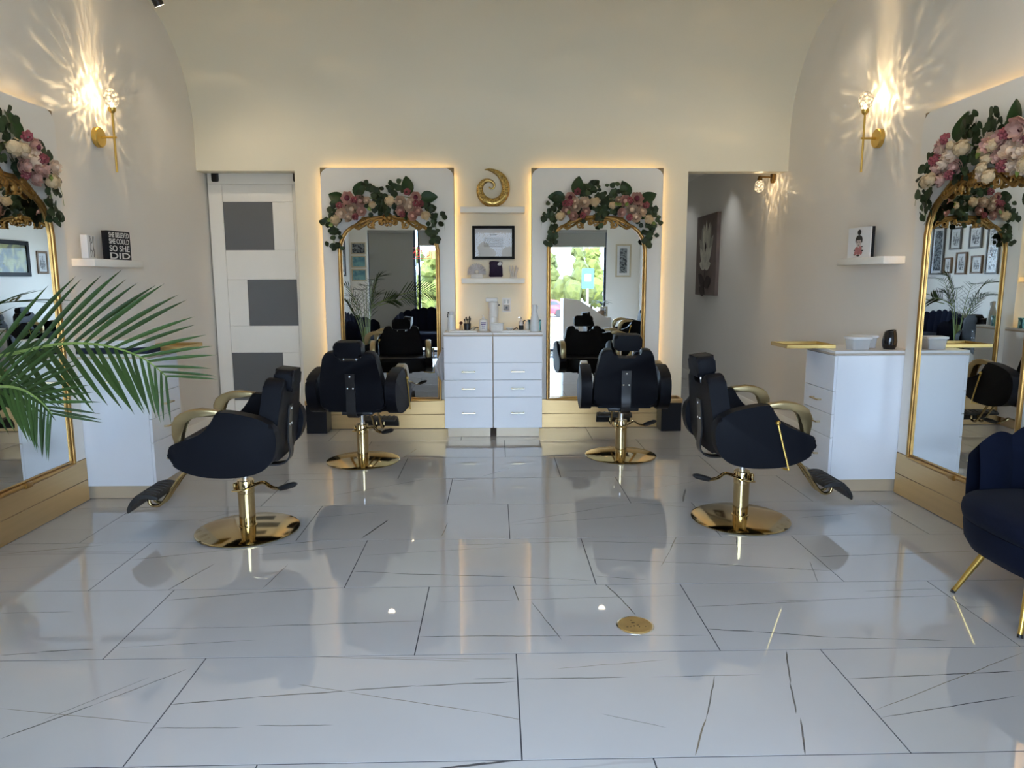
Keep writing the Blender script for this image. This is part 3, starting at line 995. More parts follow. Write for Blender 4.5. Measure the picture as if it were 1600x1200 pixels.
def make_garland(flip, seed, centre_extra, rich=0):
    rg = random.Random(seed)
    t = thing('flower_garland', 'x', 'garland')
    S_ = -1 if flip else 1

    def place(name, me, cx, cy, y, scl, tilt=0.35, roll=None):
        u, z = cu(cx, cy)
        o = inst(name, me, t, (S_ * u, y, z - 1.9))
        # local z of flower -> -y (towards the room), with random tilt
        o.rotation_euler = Euler((R90 + rg.uniform(-tilt, tilt), 0, rg.uniform(-tilt, tilt) + S_ * u * 0.5), 'XYZ')
        o.scale = (scl, scl, scl)
        return o
    for (cx, cy, r, k) in FLOWERS:
        me = {'o': peony_open_m, 'b': peony_blush, 'c': peony_cream, 'h': hydr_me, 'p': berry_me}[k]
        jx, jy = rg.uniform(-8, 8), rg.uniform(-8, 8)
        o = place('flower', me, cx + jx, cy + jy, -PT - 0.085 - rg.uniform(0, 0.025), r * CP * 1.16)
        if k == 'o':
            inst('flower_heart', heart_me, o)
    if rich:
        for k in range(14):
            cx = rg.choice((rg.uniform(230, 540), rg.uniform(780, 1080)))
            cy = rg.uniform(430, 650)
            me = rg.choice((peony_cream, peony_cream, hydr_me, hydr_me, peony_blush, peony_open_m))
            place('flower', me, cx, cy, -PT - 0.10 - rg.uniform(0, 0.04), rg.uniform(26, 46) * CP)
    for (bx, by, tx, ty, s) in BIG:
        (u0, z0), (u1, z1) = cu(bx, by), cu(tx, ty)
        u0, u1 = S_ * u0, S_ * u1
        ang = math.atan2(z1 - z0, u1 - u0)
        o = inst('magnolia_leaf', bigleaf_me, t, (u0, -PT - 0.035, z0 - 1.9))
        M = Matrix.Rotation(R90, 4, 'X')                       # leaf plane -> wall plane, length up
        o.rotation_euler = (Matrix.Rotation(-(ang - R90), 4, 'Y') @ Matrix.Rotation(rg.uniform(-0.15, 0.05), 4, 'X') @ M).to_euler()
        o.scale = (s, s * math.hypot(u1 - u0, z1 - z0) / 0.165 * 1.0, s)
    paths = list(PATHS)
    if centre_extra:
        paths += [([(640, 560), (690, 600), (700, 660)], 14, 38)]
    for pts, n, spread in paths:
        q = catmull(pts, 12, False)
        for k in range(n):
            c = q[int(rg.random() * (len(q) - 1))]
            cx, cy = c[0] + rg.gauss(0, spread * 0.5), c[1] + rg.gauss(0, spread * 0.5)
            u, z = cu(cx, cy)
            me = rg.choice((euca_me, euca_me, euca_round_me))
            o = inst('eucalyptus_leaf', me, t, (S_ * u, -PT - 0.035 - rg.uniform(0, 0.045), z - 1.9))
            M = Matrix.Rotation(rg.uniform(0, 2 * PI), 4, 'Y') @ Matrix.Rotation(rg.uniform(-0.6, 0.6), 4, 'X') @ Matrix.Rotation(R90, 4, 'X')
            o.rotation_euler = M.to_euler()
            s = rg.uniform(0.75, 1.25)
            o.scale = (s, s, s)
    for k in range(5):
        cx, cy = rg.choice(((240, 650), (560, 520), (1050, 560), (500, 500), (1000, 600)))
        u, z = cu(cx + rg.uniform(-30, 30), cy + rg.uniform(-30, 30))
        o = inst('bud_leaf', lime_me, t, (S_ * u, -PT - 0.13, z - 1.9))
        o.rotation_euler = (Matrix.Rotation(rg.uniform(0, 2 * PI), 4, 'Y') @ Matrix.Rotation(R90, 4, 'X')).to_euler()
    # stems of the garland and thin tendrils
    g = G()
    g.tube(catmull([(S_ * cu(*p)[0], -PT - 0.04, cu(*p)[1] - 1.9) for p in ((215, 880), (230, 720), (330, 540), (520, 430), (690, 470), (860, 420), (1030, 500), (1130, 650), (1140, 820))], 6, False), 0.004, 6)
    g.tube(catmull([(S_ * cu(*p)[0], -PT - 0.06, cu(*p)[1] - 1.9) for p in ((1190, 600), (1215, 650), (1222, 720))], 5, False), 0.0012, 4)
    g.tube(catmull([(S_ * cu(*p)[0], -PT - 0.06, cu(*p)[1] - 1.9) for p in ((160, 620), (140, 655), (165, 670), (150, 640))], 5, False), 0.0012, 4)
    g.obj('stem', PALMRIB, t)
    return t


panel0, mirror0 = make_panel(), make_mirror()
for i, (words, loc, rz, short) in enumerate(STATIONS):
    p = panel0 if i == 0 else copy_tree(panel0)
    m = mirror0 if i == 0 else copy_tree(mirror0)
    ga = make_garland(i in (1, 3), 11 + i, i == 1, rich=1 if i >= 2 else 0)
    for o in (p, m, ga):
        o.location = loc
        o.rotation_euler = (0, 0, rz)
    ga.location.z = 1.9
    tag(p, 'white backlit board on gold base, ' + words, 'wall panel', 'backlit mirror boards')
    tag(m, 'tall arched gold framed mirror ' + words, 'mirror', 'arched gold mirrors')
    tag(ga, 'flower garland over the mirror ' + words, 'garland', 'flower garlands')


# ---- cabinets
def handle(parent, cx, y, cz, w=0.104):
    g = G()
    for s in (-1, 1):
        g.box(cx + s * w / 2 - 0.006, cx + s * w / 2 + 0.006, y - 0.028, y, cz - 0.006, cz + 0.006, bev=0.0015, seg=1)
    g.box(cx - w / 2 - 0.010, cx + w / 2 + 0.010, y - 0.032, y - 0.024, cz - 0.005, cz + 0.005, bev=0.002, seg=1)
    return g.obj('handle', HANDLEMET, parent)


HANDLEMET = mat('champagne_handle_metal', (0.62, 0.52, 0.34), rough=0.22, metal=1.0, var=0.05)


def make_cabinet(label, loc, rz, hw, depth, side_drawer=False, yb=-0.002):
    c = thing('drawer_cabinet', label, 'cabinet', loc, rz, 'white drawer cabinets')
    y0 = -depth
    G().box(-hw, hw, y0 + 0.018, yb, 0.09, 0.930, bev=0.0015, seg=1).obj('body', WHITELAM, c)
    G().box(-hw + 0.025, hw - 0.025, y0 + 0.055, yb - 0.03, 0.002, 0.09).obj('toe_kick', TOEKICK, c)
    G().box(-hw - 0.001, hw + 0.001, y0 - 0.002, yb, 0.931, 0.944, bev=0.001, seg=1).obj('edge_band', EDGEBAND, c)
    G().box(-hw - 0.001, hw + 0.001, y0 - 0.002, yb, 0.9442, 0.962, bev=0.002, seg=1).obj('worktop', TOPLAM, c)
    for (z0, z1, hz) in ((0.694, 0.928, None), (0.537, 0.690, 0.612), (0.380, 0.533, 0.458), (0.094, 0.376, 0.235)):
        d = G().box(-hw + 0.0015, hw - 0.0015, y0, y0 + 0.017, z0, z1, bev=0.0012, seg=1).obj('drawer' if hz else 'front_panel', WHITELAM, c)
        if hz:
            handle(d, 0.0, y0, hz)
    if side_drawer:
        # shallow pull-out on the end facing the entrance
        M = Matrix.Rotation(R90, 4, 'Z') if side_drawer > 0 else Matrix.Rotation(-R90, 4, 'Z')
        d = G().box(-hw - 0.006, -hw - 0.0005, y0 + 0.10, y0 + 0.40, 0.752, 0.815, bev=0.001, seg=1).obj('side_drawer', WHITELAM, c)
        g = G()
        for yy in (y0 + 0.185, y0 + 0.289):
            g.box(-hw - 0.034, -hw - 0.006, yy - 0.006, yy + 0.006, 0.778, 0.790, bev=0.0015, seg=1)
        g.box(-hw - 0.038, -hw - 0.030, y0 + 0.175, y0 + 0.299, 0.779, 0.789, bev=0.002, seg=1)
        g.obj('handle', HANDLEMET, d)
    return c


make_cabinet('left white drawer cabinet of the pair on the back wall, towel hanging beside it', (-0.250, YB, 0), 0, 0.218, 0.51, yb=-PT - 0.002)
make_cabinet('right white drawer cabinet of the pair on the back wall, tall bottle on top', (0.195, YB, 0), 0, 0.221, 0.51, yb=-PT - 0.002)
make_cabinet('white drawer cabinet on the left wall behind the palm fronds', (XL, 4.760, 0), R90, 0.215, 0.52, side_drawer=1)
make_cabinet('white drawer cabinet on the right wall with plastic tubs on top', (XR, 4.760, 0), -R90, 0.215, 0.535)


# ================================================================== STYLING CHAIRS
SIDE = [(0.278, 0.550), (0.262, 0.490), (0.205, 0.445), (0.108, 0.414), (-0.010, 0.405), (-0.115, 0.413), (-0.205, 0.443), (-0.261, 0.508), (-0.280, 0.600), (-0.266, 0.665), (-0.238, 0.693),
        (-0.180, 0.722), (-0.080, 0.746), (-0.010, 0.755), (0.020, 0.750), (0.042, 0.712), (0.088, 0.655), (0.150, 0.622), (0.215, 0.600), (0.258, 0.582)]
ARM = [(0.246, 0.585), (0.256, 0.640), (0.254, 0.690), (0.236, 0.728), (0.205, 0.750), (0.165, 0.765), (0.105, 0.773), (0.010, 0.760), (0.030, 0.730), (0.120, 0.738), (0.158, 0.728), (0.186, 0.706),
       (0.200, 0.672), (0.206, 0.630), (0.210, 0.595)]


def make_chair():
    c = thing('styling_chair', 'x', 'salon chair')
    # base and column
    G().lathe([(0, 0), (0.270, 0.0), (0.287, 0.004), (0.288, 0.009), (0.275, 0.014), (0.12, 0.026), (0.056, 0.031), (0.0, 0.031)], 64).obj('base_disc', CHAIRGOLD, c, ang=30)
    G().lathe([(0, 0.028), (0.052, 0.028), (0.0515, 0.034), (0.0455, 0.036), (0.0455, 0.225), (0.0475, 0.227), (0.0475, 0.296), (0.044, 0.302), (0.0, 0.302)], 32).obj('column', CHAIRGOLD, c)
    G().lathe([(0, 0.29), (0.0165, 0.29), (0.0165, 0.41), (0, 0.41)], 20).obj('piston', CHROME, c)
    G().box(-0.12, 0.12, -0.13, 0.10, 0.395, 0.425, bev=0.006).obj('under_plate', BLACKMETAL, c)
    # seat cushion
    o = rrect(-0.262, 0.262, -0.19, 0.262, 0.06, 6)
    g = G().prism(o, 0.430, 0.580, lambda a, b, d: (a, b, d), bev=0.045, seg=4)
    g.obj('seat', LEATHER, c)
    # side panels and armrests
    so = catmull(SIDE, 4)
    for s in (-1, 1):
        G().prism(so, s * 0.262, s * 0.345, lambda a, b, d: (d, a, b), bev=0.017, seg=3).obj('side_panel', LEATHER, c)
        G().prism(ARM, s * 0.272, s * 0.328, lambda a, b, d: (d, a, b), bev=0.009, seg=2).obj('armrest', ARMGOLD, c, ang=50)
    # backrest: trapezoid cushion leaning back
    tilt = Matrix.Translation((0, -0.135, 0.460)) @ Matrix.Rotation(math.radians(7), 4, 'X')
    bo = catmull([(-0.235, 0.02), (-0.12, 0.0), (0.12, 0.0), (0.235, 0.02), (0.245, 0.10), (0.238, 0.22), (0.212, 0.36), (0.195, 0.425), (0.165, 0.450), (0.120, 0.450), (0.105, 0.425),
                  (0.085, 0.395), (0.0, 0.388), (-0.085, 0.395), (-0.105, 0.425), (-0.120, 0.450), (-0.165, 0.450), (-0.195, 0.425), (-0.212, 0.36), (-0.238, 0.22), (-0.245, 0.10)], 3)
    g = G().prism(bo, -0.102, 0.0, lambda a, b, d: (a, d, b), bev=0.020, seg=3)
    bmesh.ops.transform(g.bm, matrix=tilt, verts=g.bm.verts)
    bk = g.obj('backrest', LEATHER, c)
    # headrest on two stems
    ho = rrect(-0.106, 0.106, 0.405, 0.525, 0.030, 5)
    g = G().prism(ho, -0.125, -0.025, lambda a, b, d: (a, d, b), bev=0.022, seg=3)
    bmesh.ops.transform(g.bm, matrix=tilt, verts=g.bm.verts)
    hd = g.obj('headrest', LEATHER, c)
    for s in (-1, 1):
        g = G().tube([tilt @ V((s * 0.048, -0.075, 0.36)), tilt @ V((s * 0.048, -0.075, 0.44))], 0.006, 8)
        g.obj('stem', CHROME, hd)
    g = G().tube([tilt @ V((s * 0.085, -0.012, 0.415)) for s in (-1, 1)], 0.004, 6)
    # black strap bracket behind the back, curling under the seat
    path = catmull([(-0.2765, 0.735), (-0.271, 0.68), (-0.264, 0.60), (-0.262, 0.54), (-0.268, 0.475), (-0.258, 0.428), (-0.225, 0.400), (-0.17, 0.392), (-0.09, 0.398)], 5, False)
    g = G()
    bm = g.bm
    rows = []
    for k, (yy, zz) in enumerate(path):
        p0, p1 = path[max(0, k - 1)], path[min(len(path) - 1, k + 1)]
        t = V((p1[0] - p0[0], p1[1] - p0[1])).normalized()
        n = V((t.y, -t.x)) * 0.004
        rows.append([bm.verts.new(q) for q in ((-0.036, yy + n.x, zz + n.y), (0.036, yy + n.x, zz + n.y), (0.036, yy - n.x, zz - n.y), (-0.036, yy - n.x, zz - n.y))])
    for A, B in zip(rows, rows[1:]):
        for k in range(4):
            bm.faces.new((A[k], A[(k + 1) % 4], B[(k + 1) % 4], B[k]))
    bm.faces.new(rows[0])
    bm.faces.new(list(reversed(rows[-1])))
    br = g.obj('back_bracket', BLACKMETAL, c)
    for (bx, by, bz) in ((0.0, -0.281, 0.714), (-0.021, -0.272, 0.625), (0.021, -0.272, 0.625)):
        G().ball((bx, by, bz), 0.0085, 2, (1, 0.6, 1)).obj('bolt', CHROME, br)
    # footrest
    for s in (-1, 1):
        pts = catmull([(s * 0.032, 0.10, 0.415), (s * 0.032, 0.24, 0.408), (s * 0.032, 0.335, 0.345), (s * 0.032, 0.40, 0.262), (s * 0.032, 0.452, 0.188), (s * 0.032, 0.490, 0.165), (s * 0.032, 0.525, 0.178), (s * 0.032, 0.530, 0.215)], 5, False)
        G().tube(pts, 0.0095, 10).obj('footrest_bar', CHAIRGOLD, c)
    pad = [(0.430, 0.248), (0.470, 0.264), (0.515, 0.266), (0.555, 0.250), (0.585, 0.215), (0.602, 0.170), (0.590, 0.162), (0.571, 0.198), (0.546, 0.228), (0.512, 0.243), (0.470, 0.242), (0.436, 0.230)]
    fp = G().prism(catmull(pad, 3), -0.150, 0.150, lambda a, b, d: (d, a, b), bev=0.006).obj('foot_pad', RUBBER, c)
    for k in range(7):
        x = -0.126 + k * 0.042
        q = catmull([(x, 0.445, 0.2575), (x, 0.49, 0.2685), (x, 0.535, 0.262), (x, 0.568, 0.238), (x, 0.592, 0.198)], 3, False)
        G().tube(q, 0.0045, 5).obj('rib', RUBBER, fp)
    # recline lever on the right-hand side
    lv = G().tube([(0.356, 0.054, 0.660), (0.360, 0.080, 0.56), (0.360, 0.125, 0.402), (0.34, 0.115, 0.402), (0.25, 0.08, 0.41)], 0.0055, 8).obj('recline_lever', SATINGOLD, c)
    G().ball((0.358, 0.053, 0.663), 0.014, 2).obj('knob', SATINGOLD, lv)
    return c


def pump_lever(chair, ang):
    """foot pump lever, ang is its direction in chair space"""
    M = Matrix.Rotation(ang, 4, 'Z')

    def T(pts):
        return [M @ V(p) for p in pts]
    g = G()
    for dy in (-0.016, 0.016):
        g.tube(T(catmull([(-0.060, dy * 3.0, 0.245), (0.0, dy * 3.3, 0.252), (0.055, dy * 2.6, 0.272), (0.105, dy * 0.9, 0.285), (0.15, dy * 0.8, 0.258), (0.205, dy * 0.9, 0.250)], 5, False)), 0.0055, 8)
    lv = g.obj('pump_lever', CHAIRGOLD, chair)
    g = G().box(-0.062, -0.048, -0.030, 0.030, 0.235, 0.285, bev=0.003)
    bmesh.ops.transform(g.bm, matrix=M, verts=g.bm.verts)
    g.obj('pump_block', CHAIRGOLD, lv)
    g = G().tube([(0.188, 0, 0.250), (0.20, 0, 0.252), (0.235, 0, 0.262), (0.28, 0, 0.275), (0.298, 0, 0.280)], [0.012, 0.020, 0.023, 0.022, 0.010], 10, sec=(1.0, 0.75), up=(0, 0, 1))
    bmesh.ops.transform(g.bm, matrix=M, verts=g.bm.verts)
    g.obj('grip', RUBBER, lv)


chair0 = make_chair()
CHAIRS = [((-1.439, 3.94), 182, -4, 'black styling chair turned to the left wall mirror, nearest the palm'),
          ((1.462, 4.041), 0, 183, 'black styling chair with brass lever turned to the right wall mirror'),
          ((-1.064, 5.499), 84, -28, 'black styling chair facing the back wall mirror left of the cabinets'),
          ((1.014, 5.598), 87, 8, 'black styling chair facing the back wall mirror right of the cabinets'),
          ((2.28, 1.45), 180, 0, 'black salon chair standing near the reception desk')]
for i, ((x, y), head, lev, lab) in enumerate(CHAIRS):
    ch = copy_tree(chair0)
    ch.location = (x, y, 0)
    ch.rotation_euler = (0, 0, math.radians(head - 90))
    tag(ch, lab, 'salon chair', 'black and gold styling chairs')
    pump_lever(ch, math.radians(lev - (head - 90)))
    for h_ in ch.children:
        if h_.name.startswith('headrest'):
            h_.location.z = (-0.03, 0.025, 0.008, 0.045, 0.02)[i]
for ch in list(chair0.children):
    for g_ in list(ch.children):
        bpy.data.objects.remove(g_)
    bpy.data.objects.remove(ch)
bpy.data.objects.remove(chair0)


# ================================================================== WALL SCONCES
def sconce_light(parent, loc, power, down=False):
    """bulb inside faceted crystal: its vertical fan and sparkling rays are drawn into the lamp strength"""
    ld = bpy.data.lights.new('bulb_light', 'POINT')
    ld.energy = power
    ld.color = (1.0, 0.74, 0.42)
    ld.shadow_soft_size = 0.004
    ld.use_nodes = True
    nt = ld.node_tree
    nt.nodes.clear()
    out = N(nt, 'ShaderNodeOutputLight')
    em = N(nt, 'ShaderNodeEmission')
    nt.links.new(em.outputs[0], out.inputs[0])
    tc = N(nt, 'ShaderNodeTexCoord')
    sp = N(nt, 'ShaderNodeSeparateXYZ')
    nt.links.new(tc.outputs['Normal'], sp.inputs[0])

    def M1(op, a, b=None, clamp=False):
        n = N(nt, 'ShaderNodeMath', operation=op, use_clamp=clamp)
        for k, v in ((0, a), (1, b)):
            if v is None:
                continue
            if isinstance(v, (int, float)):
                n.inputs[k].default_value = v
            else:
                nt.links.new(v, n.inputs[k])
        return n.outputs[0]
    zz = sp.outputs['Z'] if not down else M1('MULTIPLY', sp.outputs['Z'], -1.0)
    xx = sp.outputs['X']           # along the wall
    yy = sp.outputs['Y']           # into the wall is +y
    yc = M1('MAXIMUM', yy, 0.06)
    u = M1('DIVIDE', xx, yc)       # where the ray meets the wall, in lamp-to-wall distances
    v = M1('DIVIDE', zz, yc)
    r2 = M1('ADD', M1('MULTIPLY', u, u), M1('MULTIPLY', v, v))
    r = M1('SQRT', r2)
    gain = M1('POWER', M1('ADD', r2, 1.0), 1.5)
    # vertical fan, widening upwards, with streaks inside
    wdt = M1('ADD', M1('MULTIPLY', M1('MAXIMUM', v, 0.0), 0.16), 0.75)
    q = M1('DIVIDE', u, wdt)
    fan = M1('EXPONENT', M1('MULTIPLY', M1('MULTIPLY', q, q), -1.6))
    fan = M1('MULTIPLY', fan, M1('EXPONENT', M1('MULTIPLY', v, -0.20)))
    fan = M1('MULTIPLY', fan, M1('MULTIPLY', M1('ADD', v, 0.6), 1.2, True))
    st = N(nt, 'ShaderNodeTexNoise')
    st.inputs['Scale'].default_value = 2.6
    st.inputs['Detail'].default_value = 3.0
    cq = N(nt, 'ShaderNodeCombineXYZ')
    nt.links.new(M1('MULTIPLY', q, 1.6), cq.inputs[0])
    nt.links.new(M1('MULTIPLY', v, 0.18), cq.inputs[1])
    nt.links.new(cq.outputs[0], st.inputs['Vector'])
    fan = M1('MULTIPLY', fan, M1('MULTIPLY', M1('SUBTRACT', st.outputs['Fac'], 0.22, True), 2.6))
    # sparkling rays drawn in for the facets
    inv = M1('DIVIDE', 1.0, M1('MAXIMUM', r, 0.05))
    ca, sa = M1('MULTIPLY', u, inv), M1('MULTIPLY', v, inv)
    cmb = N(nt, 'ShaderNodeCombineXYZ')
    nt.links.new(M1('MULTIPLY', ca, 6.0), cmb.inputs[0])
    nt.links.new(M1('MULTIPLY', sa, 6.0), cmb.inputs[1])
    nt.links.new(M1('MULTIPLY', r, 0.35), cmb.inputs[2])
    no = N(nt, 'ShaderNodeTexNoise')
    no.inputs['Scale'].default_value = 1.7
    no.inputs['Detail'].default_value = 2.5
    no.inputs['Roughness'].default_value = 0.6
    nt.links.new(cmb.outputs[0], no.inputs['Vector'])
    ray = M1('POWER', M1('MULTIPLY', M1('SUBTRACT', no.outputs['Fac'], 0.46, True), 5.0), 2.2)
    ray = M1('MULTIPLY', ray, M1('EXPONENT', M1('MULTIPLY', r, -0.42)))
    # bright uneven patch right beside the crystal
    vo = N(nt, 'ShaderNodeTexNoise')
    vo.inputs['Scale'].default_value = 2.4
    vo.inputs['Detail'].default_value = 3.0
    cu_ = N(nt, 'ShaderNodeCombineXYZ')
    nt.links.new(u, cu_.inputs[0])
    nt.links.new(M1('MULTIPLY', v, 0.7), cu_.inputs[1])
    nt.links.new(cu_.outputs[0], vo.inputs['Vector'])
    spk = M1('POWER', M1('MULTIPLY', M1('SUBTRACT', vo.outputs['Fac'], 0.40, True), 5.0), 2.0)
    spk = M1('MULTIPLY', spk, M1('EXPONENT', M1('MULTIPLY', r2, -0.35)))
    tot = M1('ADD', M1('MULTIPLY', fan, 0.55), M1('ADD', M1('MULTIPLY', ray, 0.75), M1('MULTIPLY', spk, 1.6)))
    tot = M1('ADD', M1('MINIMUM', M1('MULTIPLY', tot, gain), 60.0), 0.7)
    nt.links.new(tot, em.inputs['Strength'])  # crystal's refraction pattern painted into the emission strength
    lo = bpy.data.objects.new('bulb_light', ld)
    COL.objects.link(lo)
    lo.parent = parent
    lo.location = loc
    return lo


def crystal_mesh():
    prof = [(0.018, 0.0), (0.040, 0.022), (0.051, 0.060), (0.046, 0.095), (0.026, 0.120), (0.0, 0.126)]
    bm = bmesh.new()
    rings = []
    n = 8
    for k, (r, z) in enumerate(prof):
        if r == 0:
            rings.append([bm.verts.new((0, 0, z))])
        else:
            rings.append([bm.verts.new((r * math.cos(2 * PI * (q + 0.5 * (k % 2)) / n), r * math.sin(2 * PI * (q + 0.5 * (k % 2)) / n), z)) for q in range(n)])
    for k in range(len(rings) - 1):
        A, B = rings[k], rings[k + 1]
        for q in range(n):
            if len(B) == 1:
                bm.faces.new((A[q], A[(q + 1) % n], B[0]))
            elif k % 2 == 0:
                bm.faces.new((A[q], A[(q + 1) % n], B[q]))
                bm.faces.new((A[(q + 1) % n], B[(q + 1) % n], B[q]))
            else:
                bm.faces.new((A[q], B[(q + 1) % n], B[q]))
                bm.faces.new((A[q], A[(q + 1) % n], B[(q + 1) % n]))
    bm.faces.new(list(reversed(rings[0])))
    bmesh.ops.recalc_face_normals(bm, faces=bm.faces)
    me = bpy.data.meshes.new('crystal')
    bm.to_mesh(me)
    bm.free()
    me.materials.append(CRYSTAL)
    return me


CRYS = crystal_mesh()
BULB = mat('bulb_glow', (1, 0.9, 0.7), var=0, emit=(1.0, 0.72, 0.38), estr=30.0)


def make_sconce(label, loc, rz):
    s = thing('wall_sconce', label, 'wall lamp', loc, rz, 'crystal wall sconces')
    toy = Matrix.Rotation(R90, 4, 'X')
    G().lathe([(0, 0), (0.068, 0), (0.068, 0.026), (0.062, 0.032), (0, 0.032)], 40, M=toy).obj('backplate', SATINGOLD, s)
    G().tube([(0, -0.03, 0), (0, -0.135, 0)], 0.0075, 10).obj('arm', SATINGOLD, s)
    G().tube([(0, -0.120, -0.235), (0, -0.120, 0.165)], 0.0075, 10).obj('rod', SATINGOLD, s)
    G().lathe([(0, 0.160), (0.012, 0.162), (0.024, 0.176), (0.026, 0.196), (0.0, 0.198)], 20, c=(0, -0.12, 0)).obj('cup', SATINGOLD, s)
    inst('crystal', CRYS, s, (0, -0.12, 0.196))
    G().lathe([(0, 0.2), (0.008, 0.202), (0.010, 0.222), (0.0, 0.238)], 12, c=(0, -0.12, 0)).obj('bulb', BULB, s)
    sconce_light(s, (0, -0.12, 0.262), SCONCE_W)
    return s


SCONCE_W = 2.2
make_sconce('brass rod sconce with glowing crystal shade on the left wall', (XL, 5.145, 2.412), R90)
make_sconce('brass rod sconce with glowing crystal shade on the right wall', (XR, 5.19, 2.425), -R90)

# hall sconce hangs its crystal downwards
hs = thing('hall_sconce', 'small bronze sconce with hanging crystal high on the hall wall', 'wall lamp', (XR, 7.12, 2.425), -R90)
BRONZE = mat('dark_bronze', (0.22, 0.13, 0.045), rough=0.35, metal=0.9, var=0.15)
G().prism(rrect(-0.035, 0.035, -0.06, 0.055, 0.03, 6), -0.03, 0.0, lambda a, b, d: (a, d, b), bev=0.004).obj('backplate', BRONZE, hs)
G().tube([(0, -0.03, 0.0), (0, -0.155, 0.0)], 0.008, 8).obj('arm', BRONZE, hs)
G().lathe([(0, 0.012), (0.014, 0.010), (0.022, -0.012), (0.024, -0.034), (0, -0.036)], 16, c=(0, -0.145, 0)).obj('cup', BRONZE, hs)
inst('crystal', CRYS, hs, (0, -0.145, -0.030), (PI, 0, 0), (0.95, 0.95, 0.95))
sconce_light(hs, (0, -0.145, -0.09), 0.9, down=True)


# ================================================================== CEILING LIGHTS
LAMPEMIT = mat('recessed_lamp_glow', (1, 1, 1), var=0, emit=(1.0, 0.90, 0.76), estr=16.0)


def downlight(label, x, y, z, watts, spot=2.7, col=(1.0, 0.80, 0.55)):
    d = thing('recessed_downlight', label, 'ceiling light', (x, y, z), 0, 'recessed ceiling lights')
    G().lathe([(0.052, -0.001), (0.075, -0.001), (0.075, -0.006), (0.066, -0.009), (0.052, -0.006)], 28).obj('trim_ring', WHITEPLASTIC, d)
    G().lathe([(0, -0.003), (0.052, -0.003), (0.052, -0.001), (0, -0.001)], 24).obj('lens', LAMPEMIT, d)
    ld = bpy.data.lights.new('lamp_light', 'SPOT')
    ld.energy = watts
    ld.color = col
    ld.spot_size = spot
    ld.spot_blend = 0.8
    ld.shadow_soft_size = 0.05
    lo = bpy.data.objects.new('lamp_light', ld)
    COL.objects.link(lo)
    lo.parent = d
    lo.location = (0, 0, -0.012)
    return d


DL = 61.0
SPOT_W = 31.0
for lab, x, y, k in (('back left', -1.63, 3.15, 1.0), ('back right', 1.62, 3.12, 1.0), ('entrance left', -1.68, 0.15, 0.12), ('entrance right', 1.66, 0.15, 0.12)):
    downlight('round recessed ceiling light, %s of the room' % lab, x, y, ZC, DL * k)
downlight('round recessed light in the hall ceiling, nearer the salon', 2.45, 8.35, 2.80, 24.0, 1.5, (0.95, 0.98, 1.0))
downlight('round recessed light added out of view at the end of the hall ceiling', 2.25, 10.2, 2.80, 18.0, 2.2, (0.95, 0.98, 1.0))  # unseen extra lamp, added to brighten the hall
# black spotlights near the side walls, washing the back of the room (left one just shows; right one unseen, added to light the back)
def track_spot(label, x, y, target, watts, drop=0.075):
    t = thing('track_spotlight', label, 'spotlight', (x, y, ZC), 0, 'black ceiling spotlights')
    G().box(-0.02, 0.02, -0.05, 0.05, -0.02, 0, bev=0.003).obj('mount', BLACKMETAL, t)
    G().tube([(0, 0, -0.02), (0, 0, -drop)], 0.008, 8).obj('stem', BLACKMETAL, t)
    d = (V(target) - V((x, y, ZC - drop))).normalized()
    c = V((0, 0, -drop))
    G().tube([c - d * 0.06, c + d * 0.055], 0.036, 16).obj('head', BLACKMETAL, t)
    G().tube([c + d * 0.0552, c + d * 0.0562], 0.030, 16).obj('lens', LAMPEMIT, t)
    ld = bpy.data.lights.new('lamp_light', 'SPOT')
    ld.energy = watts
    ld.color = (1.0, 0.84, 0.62)
    ld.spot_size = 1.7
    ld.spot_blend = 1.0
    ld.shadow_soft_size = 0.03
    lo = bpy.data.objects.new('lamp_light', ld)
    COL.objects.link(lo)
    lo.parent = t
    lo.location = c + d * 0.07
    lo.rotation_euler = d.to_track_quat('-Z', 'Y').to_euler()


track_spot('small black spotlight high up in the left corner of the ceiling', -2.50, 5.62, (-1.7, 6.8, 1.2), SPOT_W, 0.155)
track_spot('small black spotlight added out of view on the ceiling near the right wall', 2.60, 5.20, (1.7, 6.8, 1.2), SPOT_W)  # unseen spotlight added to brighten the back wall


# ================================================================== SHELVES AND WHAT STANDS ON THEM
def shelf(label, loc, rz, w, depth, th):
    o = G().box(-w / 2, w / 2, -depth, -0.001, -th, 0, bev=0.003).obj('floating_shelf', TRIMW)
    o.location = loc
    o.rotation_euler = (0, 0, rz)
    tag(o, label, 'shelf', 'white floating shelves')


shelf('white floating shelf carrying the gold spiral', (-0.025, YB, 2.093), 0, 0.595, 0.15, 0.052)
shelf('white floating shelf carrying the dark plaque, below the black frame', (-0.024, YB, 1.441), 0, 0.592, 0.15, 0.047)
shelf('white floating shelf on the left wall with two art blocks', (XL, 5.035, 1.572), R90, 0.64, 0.15, 0.05)
shelf('white floating shelf on the right wall with a portrait canvas', (XR, 5.08, 1.580), -R90, 0.66, 0.15, 0.05)

